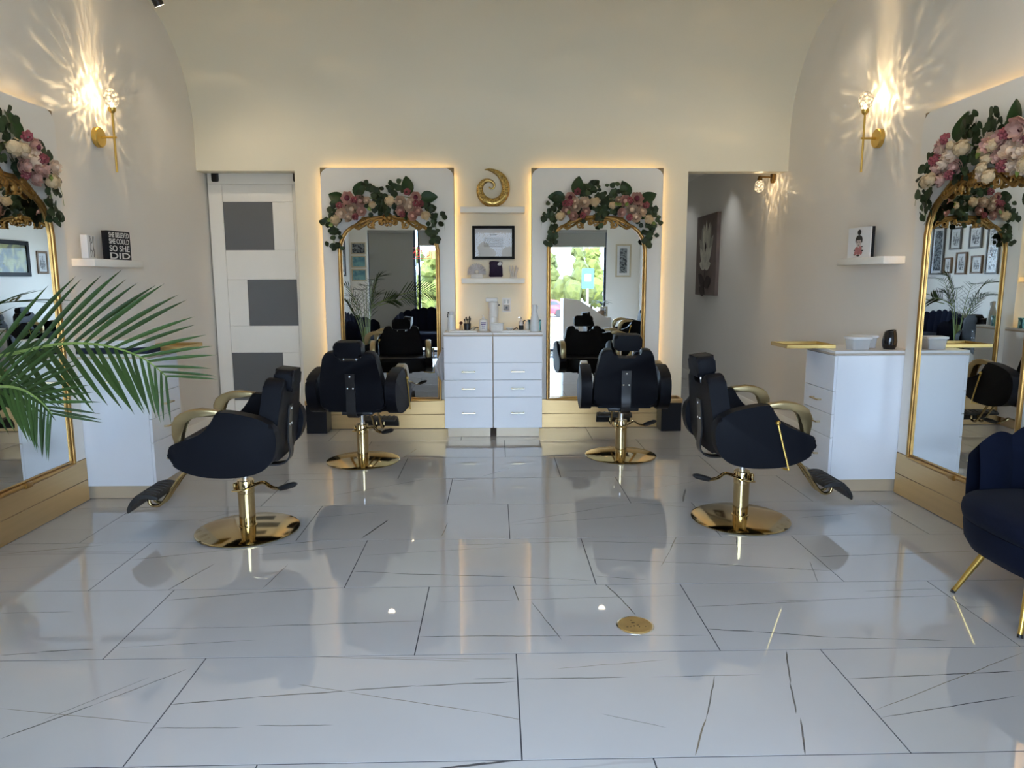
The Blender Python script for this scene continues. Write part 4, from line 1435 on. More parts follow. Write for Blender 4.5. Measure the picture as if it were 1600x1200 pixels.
# gold spiral
def mosaic():
    m, nt, out = nt_new('gold_mosaic')
    b = N(nt, 'ShaderNodeBsdfPrincipled')
    nt.links.new(b.outputs[0], out.inputs[0])
    vo = N(nt, 'ShaderNodeTexVoronoi')
    vo.inputs['Scale'].default_value = 130
    tc = N(nt, 'ShaderNodeTexCoord')
    nt.links.new(tc.outputs['Object'], vo.inputs['Vector'])
    cr = N(nt, 'ShaderNodeValToRGB')
    cr.color_ramp.elements[0].color = (0.10, 0.045, 0.008, 1)
    cr.color_ramp.elements[1].color = (0.90, 0.62, 0.20, 1)
    nt.links.new(vo.outputs['Color'], cr.inputs[0])
    nt.links.new(cr.outputs[0], b.inputs['Base Color'])
    b.inputs['Metallic'].default_value = 0.85
    b.inputs['Roughness'].default_value = 0.22
    bp = N(nt, 'ShaderNodeBump')
    bp.inputs['Strength'].default_value = 0.9
    bp.inputs['Distance'].default_value = 0.004
    nt.links.new(vo.outputs['Color'], bp.inputs['Height'])
    nt.links.new(bp.outputs[0], b.inputs['Normal'])
    return m


SP = [(440, 125, 4), (480, 122, 12), (530, 135, 21), (585, 165, 30), (630, 215, 37), (652, 280, 41), (650, 340, 42), (625, 395, 43), (580, 432, 45), (520, 447, 46), (460, 432, 44), (415, 392, 40), (393, 338, 35),
      (398, 285, 30), (428, 245, 26), (470, 228, 21), (510, 235, 17), (535, 260, 14), (537, 290, 11), (518, 310, 9), (495, 305, 7), (487, 288, 5)]
kp = 0.92e-3
q = catmull([((x - 525) * kp, 0.0, (491 - y) * kp, r * kp) for x, y, r in SP], 4, False)
g = G().tube([(a[0], a[1], a[2]) for a in q], [a[3] for a in q], 14, up=(0, 1, 0), sec=(1, 0.8))
for v in g.bm.verts:
    v.co.z = max(v.co.z, 0.0)
sp = g.obj('spiral_sculpture', mosaic())
sp.location = (-0.020, YB - 0.075, 2.0935)
tag(sp, 'gold mosaic spiral sculpture on the upper white shelf', 'sculpture')


def framed(name, label, cat, loc, rz, w, h, fm, bw, art, mat_w=0.0, depth=0.02, group=None, glass=True):
    """picture frame: four rails, mount, print and glass. local x along wall, -y to the room"""
    f = thing(name, label, cat, loc, rz, group)
    W, H = w / 2, h / 2
    for (x0, x1, z0, z1) in ((-W, W, H - bw, H), (-W, W, -H, -H + bw), (-W, -W + bw, -H + bw, H - bw), (W - bw, W, -H + bw, H - bw)):
        G().box(x0, x1, -depth, -0.001, z0, z1, bev=0.0015, seg=1).obj('rail', fm, f)
    if mat_w:
        G().box(-W + bw, W - bw, -depth * 0.5, -0.002, -H + bw, H - bw).obj('mount', PAPER, f)
    e = bw + mat_w
    G().box(-W + e, W - e, -depth * 0.5 - 0.001, -0.0025, -H + e, H - e).obj('print', art, f)
    if glass:
        G().box(-W + bw, W - bw, -depth * 0.72, -depth * 0.72 + 0.002, -H + bw, H - bw).obj('glazing', GLASS, f)
    return f


BLACKFRAME = mat('black_frame', (0.005, 0.005, 0.006), rough=0.5, var=0.1, spec=0.12)


def print_text():
    """white sheet with rows of tiny dark writing"""
    m, nt, out = nt_new('printed_text_sheet')
    b = N(nt, 'ShaderNodeBsdfPrincipled')
    b.inputs['Roughness'].default_value = 0.5
    nt.links.new(b.outputs[0], out.inputs[0])
    tc = N(nt, 'ShaderNodeTexCoord')
    sp_x = N(nt, 'ShaderNodeSeparateXYZ')
    nt.links.new(tc.outputs['Object'], sp_x.inputs[0])

    def M1(op, a, b_=None):
        n = N(nt, 'ShaderNodeMath', operation=op)
        for k, v in ((0, a), (1, b_)):
            if v is None:
                continue
            if isinstance(v, (int, float)):
                n.inputs[k].default_value = v
            else:
                nt.links.new(v, n.inputs[k])
        return n.outputs[0]
    z = sp_x.outputs['Z']
    x = sp_x.outputs['X']
    row = M1('LESS_THAN', M1('FRACT', M1('MULTIPLY', M1('ADD', z, 1.0), 78.0)), 0.42)
    no = N(nt, 'ShaderNodeTexNoise')
    no.inputs['Scale'].default_value = 260
    nt.links.new(tc.outputs['Object'], no.inputs['Vector'])
    ink = M1('GREATER_THAN', no.outputs['Fac'], 0.44)
    inx = M1('LESS_THAN', M1('ABSOLUTE', x), 0.092)
    inz = M1('MULTIPLY', M1('LESS_THAN', z, 0.052), M1('GREATER_THAN', z, -0.045))
    title = M1('MULTIPLY', M1('LESS_THAN', M1('ABSOLUTE', M1('SUBTRACT', z, 0.072)), 0.004), M1('LESS_THAN', M1('ABSOLUTE', x), 0.03))
    f = M1('MAXIMUM', M1('MULTIPLY', M1('MULTIPLY', row, ink), M1('MULTIPLY', inx, inz)), M1('MULTIPLY', title, ink))
    mx = N(nt, 'ShaderNodeMix', data_type='RGBA')
    mx.inputs['A'].default_value = (0.62, 0.62, 0.64, 1)
    mx.inputs['B'].default_value = (0.06, 0.06, 0.06, 1)
    nt.links.new(f, mx.inputs['Factor'])
    nt.links.new(mx.outputs['Result'], b.inputs['Base Color'])
    return m


framed('framed_print', 'black framed printed text between the two white shelves', 'picture', (-0.019, YB, 1.775), 0, 0.40, 0.31, BLACKFRAME, 0.026, print_text(), depth=0.026)

# shell box on the lower shelf
sb = thing('shell_box', 'silver-white scallop shell on a small ribbed box, lower shelf', 'ornament', (-0.178, YB - 0.085, 1.4415))
G().box(-0.056, 0.056, -0.03, 0.03, 0.0, 0.042, bev=0.004).obj('box', DIRTYWHITE, sb)
SHELLM = mat('pearl_shell', (0.55, 0.53, 0.55), rough=0.3, var=0.1, vscale=20, metal=0.2)
g = G()
for k in range(15):
    a = math.radians(-8 + k * 196 / 14)
    ln = 0.086
    q = [(math.cos(a) * t * ln, 0.010 - 0.012 * math.sin(PI * t), 0.052 + math.sin(a) * t * ln) for t in (0.12, 0.4, 0.7, 1.0)]
    g.tube(q, [0.004, 0.008, 0.011, 0.008], 6)
g.obj('shell', SHELLM, sb)
G().ball((0, -0.018, 0.058), 0.022, 2).obj('pearl', DIRTYWHITE, sb)
for k in range(6):
    G().box(-0.050 + k * 0.018, -0.040 + k * 0.018, -0.0325, -0.029, 0.004, 0.038, bev=0.001, seg=1).obj('rib', DIRTYWHITE, sb)

# dark purple plaque
PURPLE = mat('dark_purple_crystal', (0.020, 0.010, 0.028), rough=0.5, var=0.6, vscale=45, bump=0.9, bscale=60, spec=0.1)
pl = thing('crystal_plaque', 'dark purple rough crystal plaque in the middle of the lower shelf', 'ornament', (0.006, YB - 0.085, 1.4415))
G().box(-0.060, 0.060, -0.018, 0.018, 0.0, 0.012, bev=0.002).obj('stand', DIRTYWHITE, pl)
o_ = catmull([(-0.058, 0.012), (0.052, 0.012), (0.060, 0.05), (0.058, 0.10), (0.052, 0.130), (0.058, 0.150), (0.02, 0.157), (-0.062, 0.156), (-0.060, 0.10), (-0.064, 0.05)], 3)
G().prism(o_, -0.015, 0.015, lambda a, b, d: (a, d, b), bev=0.004).obj('slab', PURPLE, pl)
G().prism(catmull([(0.012, 0.125), (0.045, 0.120), (0.052, 0.145), (0.03, 0.152)], 3), -0.018, -0.0145, lambda a, b, d: (a, d, b)).obj('chipped_corner', DIRTYWHITE, pl)

# white crown-like ornament
cw = thing('white_hands_ornament', 'small white ornament of upright fingers at the right of the lower shelf', 'ornament', (0.168, YB - 0.085, 1.4415))
G().box(-0.036, 0.036, -0.022, 0.022, 0.0, 0.014, bev=0.003).obj('foot', DIRTYWHITE, cw)
for k in range(7):
    a = 2 * PI * k / 7
    g = G().tube(catmull([(0.022 * math.cos(a), 0.014 * math.sin(a), 0.012), (0.026 * math.cos(a), 0.016 * math.sin(a), 0.05), (0.037 * math.cos(a), 0.02 * math.sin(a), 0.085 + 0.018 * (k % 2)), (0.040 * math.cos(a), 0.02 * math.sin(a), 0.100 + 0.018 * (k % 2))], 3, False),
                 [0.011, 0.011, 0.011, 0.010, 0.0095, 0.009, 0.008, 0.007, 0.006, 0.004], 7)
    g.obj('finger', DIRTYWHITE, cw)

# art blocks on the left shelf
wb = thing('art_block', 'white block with thin dark figure drawing on the left wall shelf', 'ornament', (XL + 0.085, 4.775, 1.5725), R90 + 0.22)
G().box(-0.085, 0.085, -0.02, 0.02, 0.0, 0.150, bev=0.002).obj('block', PAPER, wb)
g = G()
for path in ([(-0.045, 0.145), (-0.030, 0.11), (-0.025, 0.08), (-0.035, 0.05), (-0.030, 0.01)], [(0.045, 0.145), (0.030, 0.11), (0.025, 0.08), (0.035, 0.05), (0.028, 0.01)], [(-0.028, 0.145), (0.0, 0.10), (0.028, 0.145)],
             [(-0.03, 0.058), (0.0, 0.05), (0.03, 0.058)], [(0.0, 0.05), (0.002, 0.03), (0.0, 0.008)]):
    g.tube(catmull([(x, -0.0202, z) for x, z in path], 4, False), 0.0018, 5)
g.obj('line_drawing', INK, wb)

tb = thing('quote_block', 'black block with white lettering on the left wall shelf', 'sign', (XL + 0.085, 5.125, 1.5725), R90 - 0.16)
G().box(-0.118, 0.118, -0.022, 0.022, 0.0, 0.200, bev=0.002).obj('block', BLACKLAM, tb)
LETTER = mat('cream_lettering', (0.74, 0.72, 0.68), rough=0.6, var=0.03)
for s_, zc_, hh, ww in (('SHE BELIEVED', 0.172, 0.036, 0.205), ('SHE COULD', 0.128, 0.036, 0.205), ('SO SHE', 0.079, 0.042, 0.205), ('DID', 0.029, 0.042, 0.205)):
    text_obj('lettering', s_, ww, hh, LETTER, tb, lambda a, b, d, zc_=zc_: (a, -0.0222 - d, zc_ + b))

# portrait canvas on the right shelf
pc = thing('portrait_canvas', 'white canvas of a woman with a hair bun on the right wall shelf', 'picture', (XR - 0.085, 5.175, 1.5805), -R90 + 0.10)
G().box(-0.135, 0.135, -0.024, 0.006, 0.0, 0.218, bev=0.001, seg=1).obj('canvas', PAPER, pc)
G().box(-0.1352, 0.1352, -0.016, 0.0075, -0.0001, 0.2182).obj('black_edge', BLACKLAM, pc)


def flat(parent, name, m, polys, y=-0.0246, th=0.0006):
    g = G()
    for p in polys:
        g.prism(p, y, y + th, lambda a, b, d: (a, d, b))
    return g.obj(name, m, parent)


def ell(cx, cz, rx, rz, n=16, a0=0, a1=2 * PI):
    return [(cx + rx * math.cos(a0 + (a1 - a0) * k / n), cz + rz * math.sin(a0 + (a1 - a0) * k / n)) for k in range(n if a1 - a0 > 6 else n + 1)]


flat(pc, 'hair', INK, [ell(0.0, 0.183, 0.022, 0.020), ell(0, 0.135, 0.040, 0.028, 14, 0, PI), ell(-0.034, 0.125, 0.008, 0.018), ell(0.034, 0.125, 0.008, 0.018)])
SKINP = mat('print_skin_tone', (0.62, 0.52, 0.48), rough=0.6, var=0.05)
flat(pc, 'face', SKINP, [ell(0, 0.112, 0.030, 0.034)], y=-0.0252)
flat(pc, 'eyes', INK, [ell(-0.012, 0.113, 0.007, 0.0022), ell(0.012, 0.113, 0.007, 0.0022), ell(0, 0.091, 0.006, 0.003)], y=-0.0256)
flat(pc, 'hair_front', INK, [[(-0.034, 0.128), (0.034, 0.128), (0.030, 0.142), (0, 0.152), (-0.030, 0.142)]], y=-0.0257)
PINKP = mat('print_pink', (0.50, 0.20, 0.20), rough=0.6, var=0.4, vscale=70)
flat(pc, 'flowers', PINKP, [ell(-0.020, 0.062, 0.022, 0.019), ell(0.020, 0.066, 0.020, 0.018), ell(0.0, 0.040, 0.024, 0.020), ell(-0.034, 0.036, 0.016, 0.014), ell(0.032, 0.036, 0.016, 0.015)], y=-0.0258)
flat(pc, 'leaves', INK, [ell(-0.042, 0.024, 0.014, 0.006), ell(0.044, 0.05, 0.014, 0.005), ell(0.0, 0.016, 0.020, 0.006), ell(0.040, 0.080, 0.012, 0.004), ell(-0.046, 0.055, 0.010, 0.004)], y=-0.0254)


# ================================================================== THINGS ON THE BACK CABINETS
CT = 0.9625          # top of the worktops


def bottle(name, label, cat, loc, prof, m, n=20, extra=None, group=None):
    t = thing(name, label, cat, loc, 0, group)
    G().lathe(prof, n).obj('body', m, t)
    return t


SPRAYW = mat('pale_blue_white_plastic', (0.72, 0.76, 0.80), rough=0.25, var=0.02)
b1 = bottle('spray_bottle', 'slim white spray bottle at the left end of the cabinets', 'bottle', (-0.408, 6.46, CT), [(0, 0), (0.036, 0), (0.038, 0.006), (0.033, 0.09), (0.027, 0.14), (0.020, 0.148), (0, 0.15)], SPRAYW)
G().lathe([(0, 0.148), (0.017, 0.148), (0.021, 0.158), (0.021, 0.178), (0.012, 0.182), (0, 0.182)], 16).obj('cap', SPRAYW, b1)
G().box(-0.033, -0.012, -0.006, 0.006, 0.166, 0.176, bev=0.002).obj('nozzle', BLACKMETAL, b1)
G().tube([(-0.026, 0, 0.165), (-0.034, 0, 0.145), (-0.030, 0, 0.125)], 0.004, 6).obj('trigger', BLACKMETAL, b1)

tl = G().prism(rrect(-0.42, -0.17, 6.33, 6.62, 0.02), CT + 0.0005, CT + 0.012, lambda a, b, d: (a, b, d), bev=0.003).obj('tool_tray', WHITEPLASTIC)
tag(tl, 'flat white tray under the brushes on the left cabinet', 'tray', 'white worktop trays')
tl = G().prism(rrect(0.05, 0.31, 6.33, 6.62, 0.02), CT + 0.0005, CT + 0.012, lambda a, b, d: (a, b, d), bev=0.003).obj('tool_tray', WHITEPLASTIC)
tag(tl, 'flat white tray under the pump bottles on the right cabinet', 'tray', 'white worktop trays')
TZ = CT + 0.0125
cup = thing('brush_cup', 'dark cup holding the makeup brushes and combs', 'cup', (-0.262, 6.45, TZ))
G().lathe([(0, 0), (0.030, 0), (0.034, 0.060), (0.031, 0.060), (0.028, 0.004), (0, 0.004)], 20).obj('body', BLACKMETAL, cup)
rs = random.Random(8)
BRUSHW = mat('brush_wood', (0.42, 0.28, 0.14), rough=0.4, var=0.2)
for k, (dx, ln, lab) in enumerate(((-0.018, 0.10, 'short brush leaning left out of the dark cup'), (-0.006, 0.115, 'wooden comb handle standing in the dark cup'), (0.004, 0.098, 'black brush upright in the dark cup'),
                                   (0.014, 0.120, 'tall dark brush leaning right out of the dark cup'), (0.020, 0.105, 'thin black comb at the right of the dark cup'))):
    br = thing('makeup_brush', lab, 'brush', (-0.262 + dx * 0.6, 6.45 + rs.uniform(-0.008, 0.008), TZ + 0.006), 0, 'brushes in the dark cup')
    br.rotation_euler = (rs.uniform(-0.1, 0.1), dx * 8.0, 0)
    G().tube([(0, 0, 0), (0, 0, ln * 0.7)], 0.0035, 6).obj('handle', BRUSHW if k == 1 else BLACKMETAL, br)
    G().tube([(0, 0, ln * 0.68), (0, 0, ln * 0.76), (0, 0, ln * 0.92), (0, 0, ln)], [0.004, 0.007, 0.009, 0.004], 8, sec=(1, 0.6)).obj('head', RUBBER, br)
pf = thing('powder_brush', 'round brown powder brush lying against the dark cup', 'brush', (-0.318, 6.44, TZ))
G().lathe([(0, 0), (0.018, 0), (0.016, 0.035), (0.010, 0.05), (0, 0.052)], 14).obj('stand', BRUSHW, pf)
G().ball((0, 0, 0.064), 0.017, 2, (1, 1, 0.9)).obj('bristles', mat('auburn_bristle', (0.09, 0.025, 0.012), rough=0.8, var=0.3), pf)
tc_ = thing('hair_clips', 'small heap of metal hair clips beside the brush cup', 'clips', (-0.195, 6.42, TZ))
for k in range(6):
    a = rs.uniform(0, PI)
    x, y = rs.uniform(-0.02, 0.02), rs.uniform(-0.015, 0.015)
    G().tube([(x - 0.022 * math.cos(a), y - 0.022 * math.sin(a), 0.005 + 0.004 * k), (x, y, 0.012 + 0.004 * k), (x + 0.022 * math.cos(a), y + 0.022 * math.sin(a), 0.006 + 0.004 * k)], 0.0035, 6).obj('clip', CHROME if k % 2 else BLACKMETAL, tc_)

lb = bottle('labelled_bottle', 'white bottle with purple printed label between brushes and dispenser', 'bottle', (-0.115, 6.47, CT), [(0, 0), (0.037, 0), (0.040, 0.005), (0.040, 0.092), (0.034, 0.104), (0.014, 0.110), (0.013, 0.125), (0, 0.126)], WHITEPLASTIC)
LABP = mat('purple_label_print', (0.13, 0.09, 0.26), rough=0.5, var=0.2)
G().tube([(0, 0, 0.125), (0, 0, 0.142), (-0.012, -0.002, 0.146)], 0.004, 6).obj('pump', WHITEPLASTIC, lb)
g = G()
for (z, w, hh) in ((0.082, 0.050, 0.005), (0.066, 0.044, 0.009), (0.050, 0.030, 0.004), (0.042, 0.032, 0.003), (0.034, 0.022, 0.003), (0.024, 0.030, 0.003)):
    g.grid(lambda u, v, z=z, w=w, hh=hh: (0.0406 * math.sin((u - 0.5) * w / 0.04), -0.0406 * math.cos((u - 0.5) * w / 0.04), z + hh * (v - 0.5)), 8, 1)
g.obj('label_print', LABP, lb)

ds = thing('paper_dispenser', 'tall white dispenser with a wide flat head, middle of the cabinets', 'dispenser', (-0.022, 6.60, CT))
G().lathe([(0, 0), (0.044, 0), (0.046, 0.01), (0.046, 0.255), (0.040, 0.262), (0, 0.262)], 28).obj('body', WHITEPLASTIC, ds)
G().box(-0.072, 0.040, -0.040, 0.030, 0.262, 0.300, bev=0.008).obj('head', WHITEPLASTIC, ds)
G().tube([(0.046, -0.01, 0.232), (0.058, -0.012, 0.234)], 0.006, 8).obj('knob', BLACKMETAL, ds)
wp = thing('white_jar', 'white round jar in front of the tall dispenser', 'jar', (-0.028, 6.50, CT))
G().lathe([(0, 0), (0.030, 0), (0.033, 0.01), (0.036, 0.118), (0.034, 0.124), (0.030, 0.120), (0.028, 0.02), (0, 0.02)], 24).obj('body', WHITEPLASTIC, wp)
wx = thing('tissue_box', 'small white marbled box in front of the white jar', 'box', (0.012, 6.40, CT), -0.15)
MARB = mat('marbled_card', (0.70, 0.70, 0.70), rough=0.4, var=0.2, vscale=30)
G().box(-0.055, 0.055, -0.04, 0.04, 0, 0.068, bev=0.003).obj('body', MARB, wx)
G().box(-0.058, 0.058, -0.043, 0.043, 0.068, 0.080, bev=0.003).obj('lid', MARB, wx)

dsh = thing('glass_dish', 'small clear dish on the right tray', 'dish', (0.125, 6.42, TZ))
G().lathe([(0.0, 0.0), (0.018, 0), (0.034, 0.016), (0.031, 0.016), (0.016, 0.004), (0, 0.004)], 20).obj('bowl', CLEARPL, dsh)
G().lathe([(0.0, 0.018), (0.034, 0.018), (0.034, 0.024), (0, 0.026)], 20).obj('lid', WHITEPLASTIC, dsh)
bl = thing('black_clip', 'little black hair clip on the right tray', 'clips', (0.178, 6.42, TZ))
G().tube([(-0.02, 0, 0.004), (0, 0, 0.014), (0.012, 0, 0.022), (0.022, 0, 0.006)], [0.004, 0.006, 0.006, 0.003], 6).obj('jaw', BLACKMETAL, bl)
pb = thing('pump_bottle', 'white pump bottle with a black lower half on the right tray', 'bottle', (0.232, 6.46, TZ))
G().lathe([(0, 0), (0.022, 0), (0.023, 0.004), (0.023, 0.040), (0, 0.040)], 18).obj('black_base', BLACKMETAL, pb)
G().lathe([(0, 0.040), (0.022, 0.040), (0.021, 0.070), (0.012, 0.080), (0.010, 0.098), (0, 0.098)], 18).obj('body', mat('blush_plastic', (0.70, 0.62, 0.58), rough=0.3), pb)
G().tube([(0, 0, 0.096), (0, 0, 0.110), (-0.014, 0, 0.114), (-0.024, 0, 0.110)], 0.004, 6).obj('pump', CHROME, pb)
hb = thing('handled_bottle', 'clear bottle with black handles on the right tray', 'bottle', (0.285, 6.45, TZ))
G().lathe([(0, 0), (0.024, 0), (0.026, 0.01), (0.024, 0.05), (0.014, 0.068), (0.013, 0.080), (0, 0.08)], 18).obj('body', CLEARPL, hb)
for s in (-1, 1):
    G().tube(catmull([(s * 0.014, 0, 0.082), (s * 0.028, 0, 0.082), (s * 0.034, 0, 0.066), (s * 0.032, 0, 0.050)], 4, False), 0.006, 6).obj('handle', BLACKMETAL, hb)
tb2 = bottle('tall_bottle', 'tall white tapered bottle at the right end of the cabinets', 'bottle', (0.352, 6.41, CT), [(0, 0), (0.041, 0), (0.043, 0.006), (0.042, 0.06), (0.037, 0.12), (0.026, 0.165), (0.019, 0.19), (0.020, 0.232), (0.018, 0.240), (0, 0.241)], SPRAYW)
G().tube([(0.016, 0, 0.232), (0.028, -0.004, 0.226), (0.026, -0.004, 0.20)], 0.004, 6).obj('trigger', SPRAYW, tb2)


def zebra():
    m, nt, out = nt_new('teal_zebra_print')
    b = N(nt, 'ShaderNodeBsdfPrincipled')
    nt.links.new(b.outputs[0], out.inputs[0])
    b.inputs['Roughness'].default_value = 0.35
    tc = N(nt, 'ShaderNodeTexCoord')
    w = N(nt, 'ShaderNodeTexWave')
    w.inputs['Scale'].default_value = 14
    w.inputs['Distortion'].default_value = 9
    w.inputs['Detail'].default_value = 1
    nt.links.new(tc.outputs['Object'], w.inputs['Vector'])
    cr = N(nt, 'ShaderNodeValToRGB')
    cr.color_ramp.interpolation = 'CONSTANT'
    cr.color_ramp.elements[0].color = (0.02, 0.13, 0.15, 1)
    cr.color_ramp.elements[1].color = (0.25, 0.58, 0.60, 1)
    cr.color_ramp.elements[1].position = 0.45
    nt.links.new(w.outputs['Fac'], cr.inputs[0])
    nt.links.new(cr.outputs[0], b.inputs['Base Color'])
    return m


zc = thing('zebra_case', 'teal zebra striped case behind the tall white bottle', 'case', (0.355, 6.52, CT))
G().box(-0.062, 0.062, -0.03, 0.03, 0, 0.088, bev=0.006).obj('case', zebra(), zc)
G().box(-0.064, 0.064, -0.032, 0.032, 0.088, 0.100, bev=0.004).obj('lid', zebra(), zc)

# wall plate with plug
wp_ = thing('wall_outlet', 'white wall outlet with a grey plug-in between the back mirrors', 'outlet', (0.103, YB, 1.190))
G().prism(rrect(-0.042, 0.042, -0.068, 0.066, 0.006), -0.008, -0.001, lambda a, b, d: (a, d, b), bev=0.002).obj('plate', WHITEPLASTIC, wp_)
G().box(-0.028, 0.028, -0.030, -0.008, -0.052, 0.0, bev=0.006).obj('plug_in', mat('grey_plastic', (0.40, 0.40, 0.42), rough=0.4), wp_)
G().lathe([(0, 0), (0.010, 0), (0.010, 0.004), (0, 0.004)], 16, M=Matrix.Translation((0, -0.030, -0.026)) @ Matrix.Rotation(R90, 4, 'X')).obj('button', BLACKMETAL, wp_)
for x in (-0.016, 0.016):
    G().box(x - 0.009, x + 0.009, -0.011, -0.008, 0.012, 0.050, bev=0.001, seg=1).obj('socket', CLEARPL, wp_)

# towel hanging on the left end of the cabinets
def towel_fn(u, v):
    w = 0.012 + 0.078 * min(1, v * 1.7) * (1 - 0.62 * max(0, v - 0.60) / 0.40)
    x = -0.474 - w * u
    return (x, 6.36 + 0.016 * math.sin(8.5 * u + 2 * v) * min(1, 2 * v), 0.815 - 0.255 * v - 0.05 * v * (1 - abs(u - 0.45)))


tw = thing('hand_towel', 'white hand towel hanging on the side of the left back cabinet', 'towel', (-0.468, 6.36, 0.815))
G().grid(towel_fn, 14, 12).obj('cloth', WHITECLOTH, tw, world=True, thick=0.006)
G().tube([(-0.4675, 6.36, 0.812), (-0.482, 6.36, 0.812), (-0.486, 6.36, 0.822)], 0.004, 8).obj('hook', CHROME, tw, world=True)


# ================================================================== SIDE CABINETS: TOPS
TRAYGOLD = mat('tray_brass', (0.50, 0.34, 0.12), rough=0.4, metal=0.9, var=0.08, vscale=20)


def gold_tray(label, x0, x1, y0, y1, z):
    t = thing('gold_tray', label, 'tray', ((x0 + x1) / 2, (y0 + y1) / 2, z), 0, 'gold rimmed tool trays')
    hx, hy = (x1 - x0) / 2, (y1 - y0) / 2
    G().box(-hx, hx, -hy, hy, 0.001, 0.007, bev=0.001, seg=1).obj('plate', TRAYGOLD, t)
    for (a, b, c, d) in ((-hx, hx, -hy, -hy + 0.008), (-hx, hx, hy - 0.008, hy), (-hx, -hx + 0.008, -hy + 0.008, hy - 0.008), (hx - 0.008, hx, -hy + 0.008, hy - 0.008)):
        G().box(a, b, c, d, 0.006, 0.026, bev=0.0015, seg=1).obj('rim', TRAYGOLD, t)
    return t


gold_tray('gold tray overhanging the right wall cabinet', 1.965, 2.30, 4.70, 4.98, CT)
gold_tray('gold tray at the far end of the left wall cabinet', -2.40, -2.11, 4.74, 5.10, CT)
nv = G().box(-2.735, -2.235, 4.550, 4.735, CT + 0.0005, CT + 0.040, bev=0.012, seg=3).obj('folded_towel', NAVYCLOTH)
tag(nv, 'folded dark navy towel on the left wall cabinet', 'towel')
wt = thing('white_case', 'flat white case lying on the folded navy towel', 'case', (-2.49, 4.645, CT + 0.041))
G().prism(rrect(-0.23, 0.23, -0.10, 0.10, 0.04), 0, 0.030, lambda a, b, d: (a, b, d), bev=0.006).obj('base', WHITEPLASTIC, wt)
G().prism(rrect(-0.232, 0.232, -0.102, 0.102, 0.04), 0.031, 0.046, lambda a, b, d: (a, b, d), bev=0.006).obj('lid', WHITEPLASTIC, wt)


def tub(label, loc, rz, w, d, h):
    t = thing('plastic_tub', label, 'container', loc, rz, 'lidded plastic tubs')
    bm_o = rrect(-w / 2, w / 2, -d / 2, d / 2, 0.018)
    g = G()
    n = len(bm_o)
    lv = [(0.86, 0.0), (0.98, h * 0.82), (1.0, h * 0.82)]
    rings = [[g.bm.verts.new((a * s, b * s, z)) for a, b in bm_o] for s, z in lv]
    for A, B in zip(rings, rings[1:]):
        for k in range(n):
            g.bm.faces.new((A[k], A[(k + 1) % n], B[(k + 1) % n], B[k]))
    g.bm.faces.new(list(reversed(rings[0])))
    g.obj('body', CLEARPL, t)
    G().prism(rrect(-w / 2 - 0.006, w / 2 + 0.006, -d / 2 - 0.006, d / 2 + 0.006, 0.02), h * 0.82, h, lambda a, b, d_: (a, b, d_), bev=0.003).obj('lid', WHITEPLASTIC, t)
    fillm = mat('tub_contents', (0.30, 0.20, 0.17), rough=0.6, var=0.6, vscale=60)
    G().box(-w * 0.38, w * 0.38, -d * 0.38, d * 0.38, 0.004, h * 0.32, bev=0.006).obj('contents', fillm, t)


tub('clear tub with white lid, nearer the chair on the right wall cabinet', (2.415, 4.635, CT + 0.0005), 0.1, 0.135, 0.11, 0.085)
tub('clear tub with white lid, next to the black vase', (2.525, 4.77, CT + 0.0005), -0.1, 0.15, 0.11, 0.085)
bv = thing('black_vase', 'glossy black rounded vase with slanted mouth on the right wall cabinet', 'vase', (2.64, 4.655, CT + 0.0005))
GLOSSBLACK = mat('gloss_black_ceramic', (0.008, 0.008, 0.010), rough=0.08, var=0.1)
g = G().lathe([(0, 0), (0.036, 0), (0.045, 0.02), (0.047, 0.05), (0.042, 0.09), (0.034, 0.122), (0.028, 0.122), (0.034, 0.085), (0.036, 0.05), (0.03, 0.012), (0, 0.01)], 28)
for v in g.bm.verts:
    if v.co.z > 0.08:
        v.co.z += (v.co.x) * 0.25
g.obj('body', GLOSSBLACK, bv)


# ================================================================== BINS, FLOOR PLATE, HALL CANVAS
def bin_(label, x, y):
    t = thing('waste_bin', label, 'bin', (x, y, 0), 0, 'black and gold waste bins')
    h, w = 0.275, 0.095
    for (x0, x1, y0, y1) in ((-w, w, -w, -w + 0.006), (-w, w, w - 0.006, w), (-w, -w + 0.006, -w + 0.006, w - 0.006), (w - 0.006, w, -w + 0.006, w - 0.006)):
        G().box(x0, x1, y0, y1, 0.004, h, bev=0.001, seg=1).obj('wall_panel', BLACKLAM, t)
    G().box(-w + 0.004, w - 0.004, -w + 0.004, w - 0.004, 0.002, 0.010).obj('bottom', BLACKLAM, t)
    k = w + 0.006
    for (x0, x1, y0, y1) in ((-k, k, -k, -w + 0.010), (-k, k, w - 0.010, k), (-k, -w + 0.010, -w + 0.010, w - 0.010), (w - 0.010, k, -w + 0.010, w - 0.010)):
        G().box(x0, x1, y0, y1, h, h + 0.040, bev=0.003, seg=2).obj('gold_rim', GOLDLAM, t)


bin_('square black waste bin with gold rim left of the back mirrors', -1.685, 6.603)
bin_('square black waste bin with gold rim right of the back mirrors, by the hall', 1.655, 6.603)

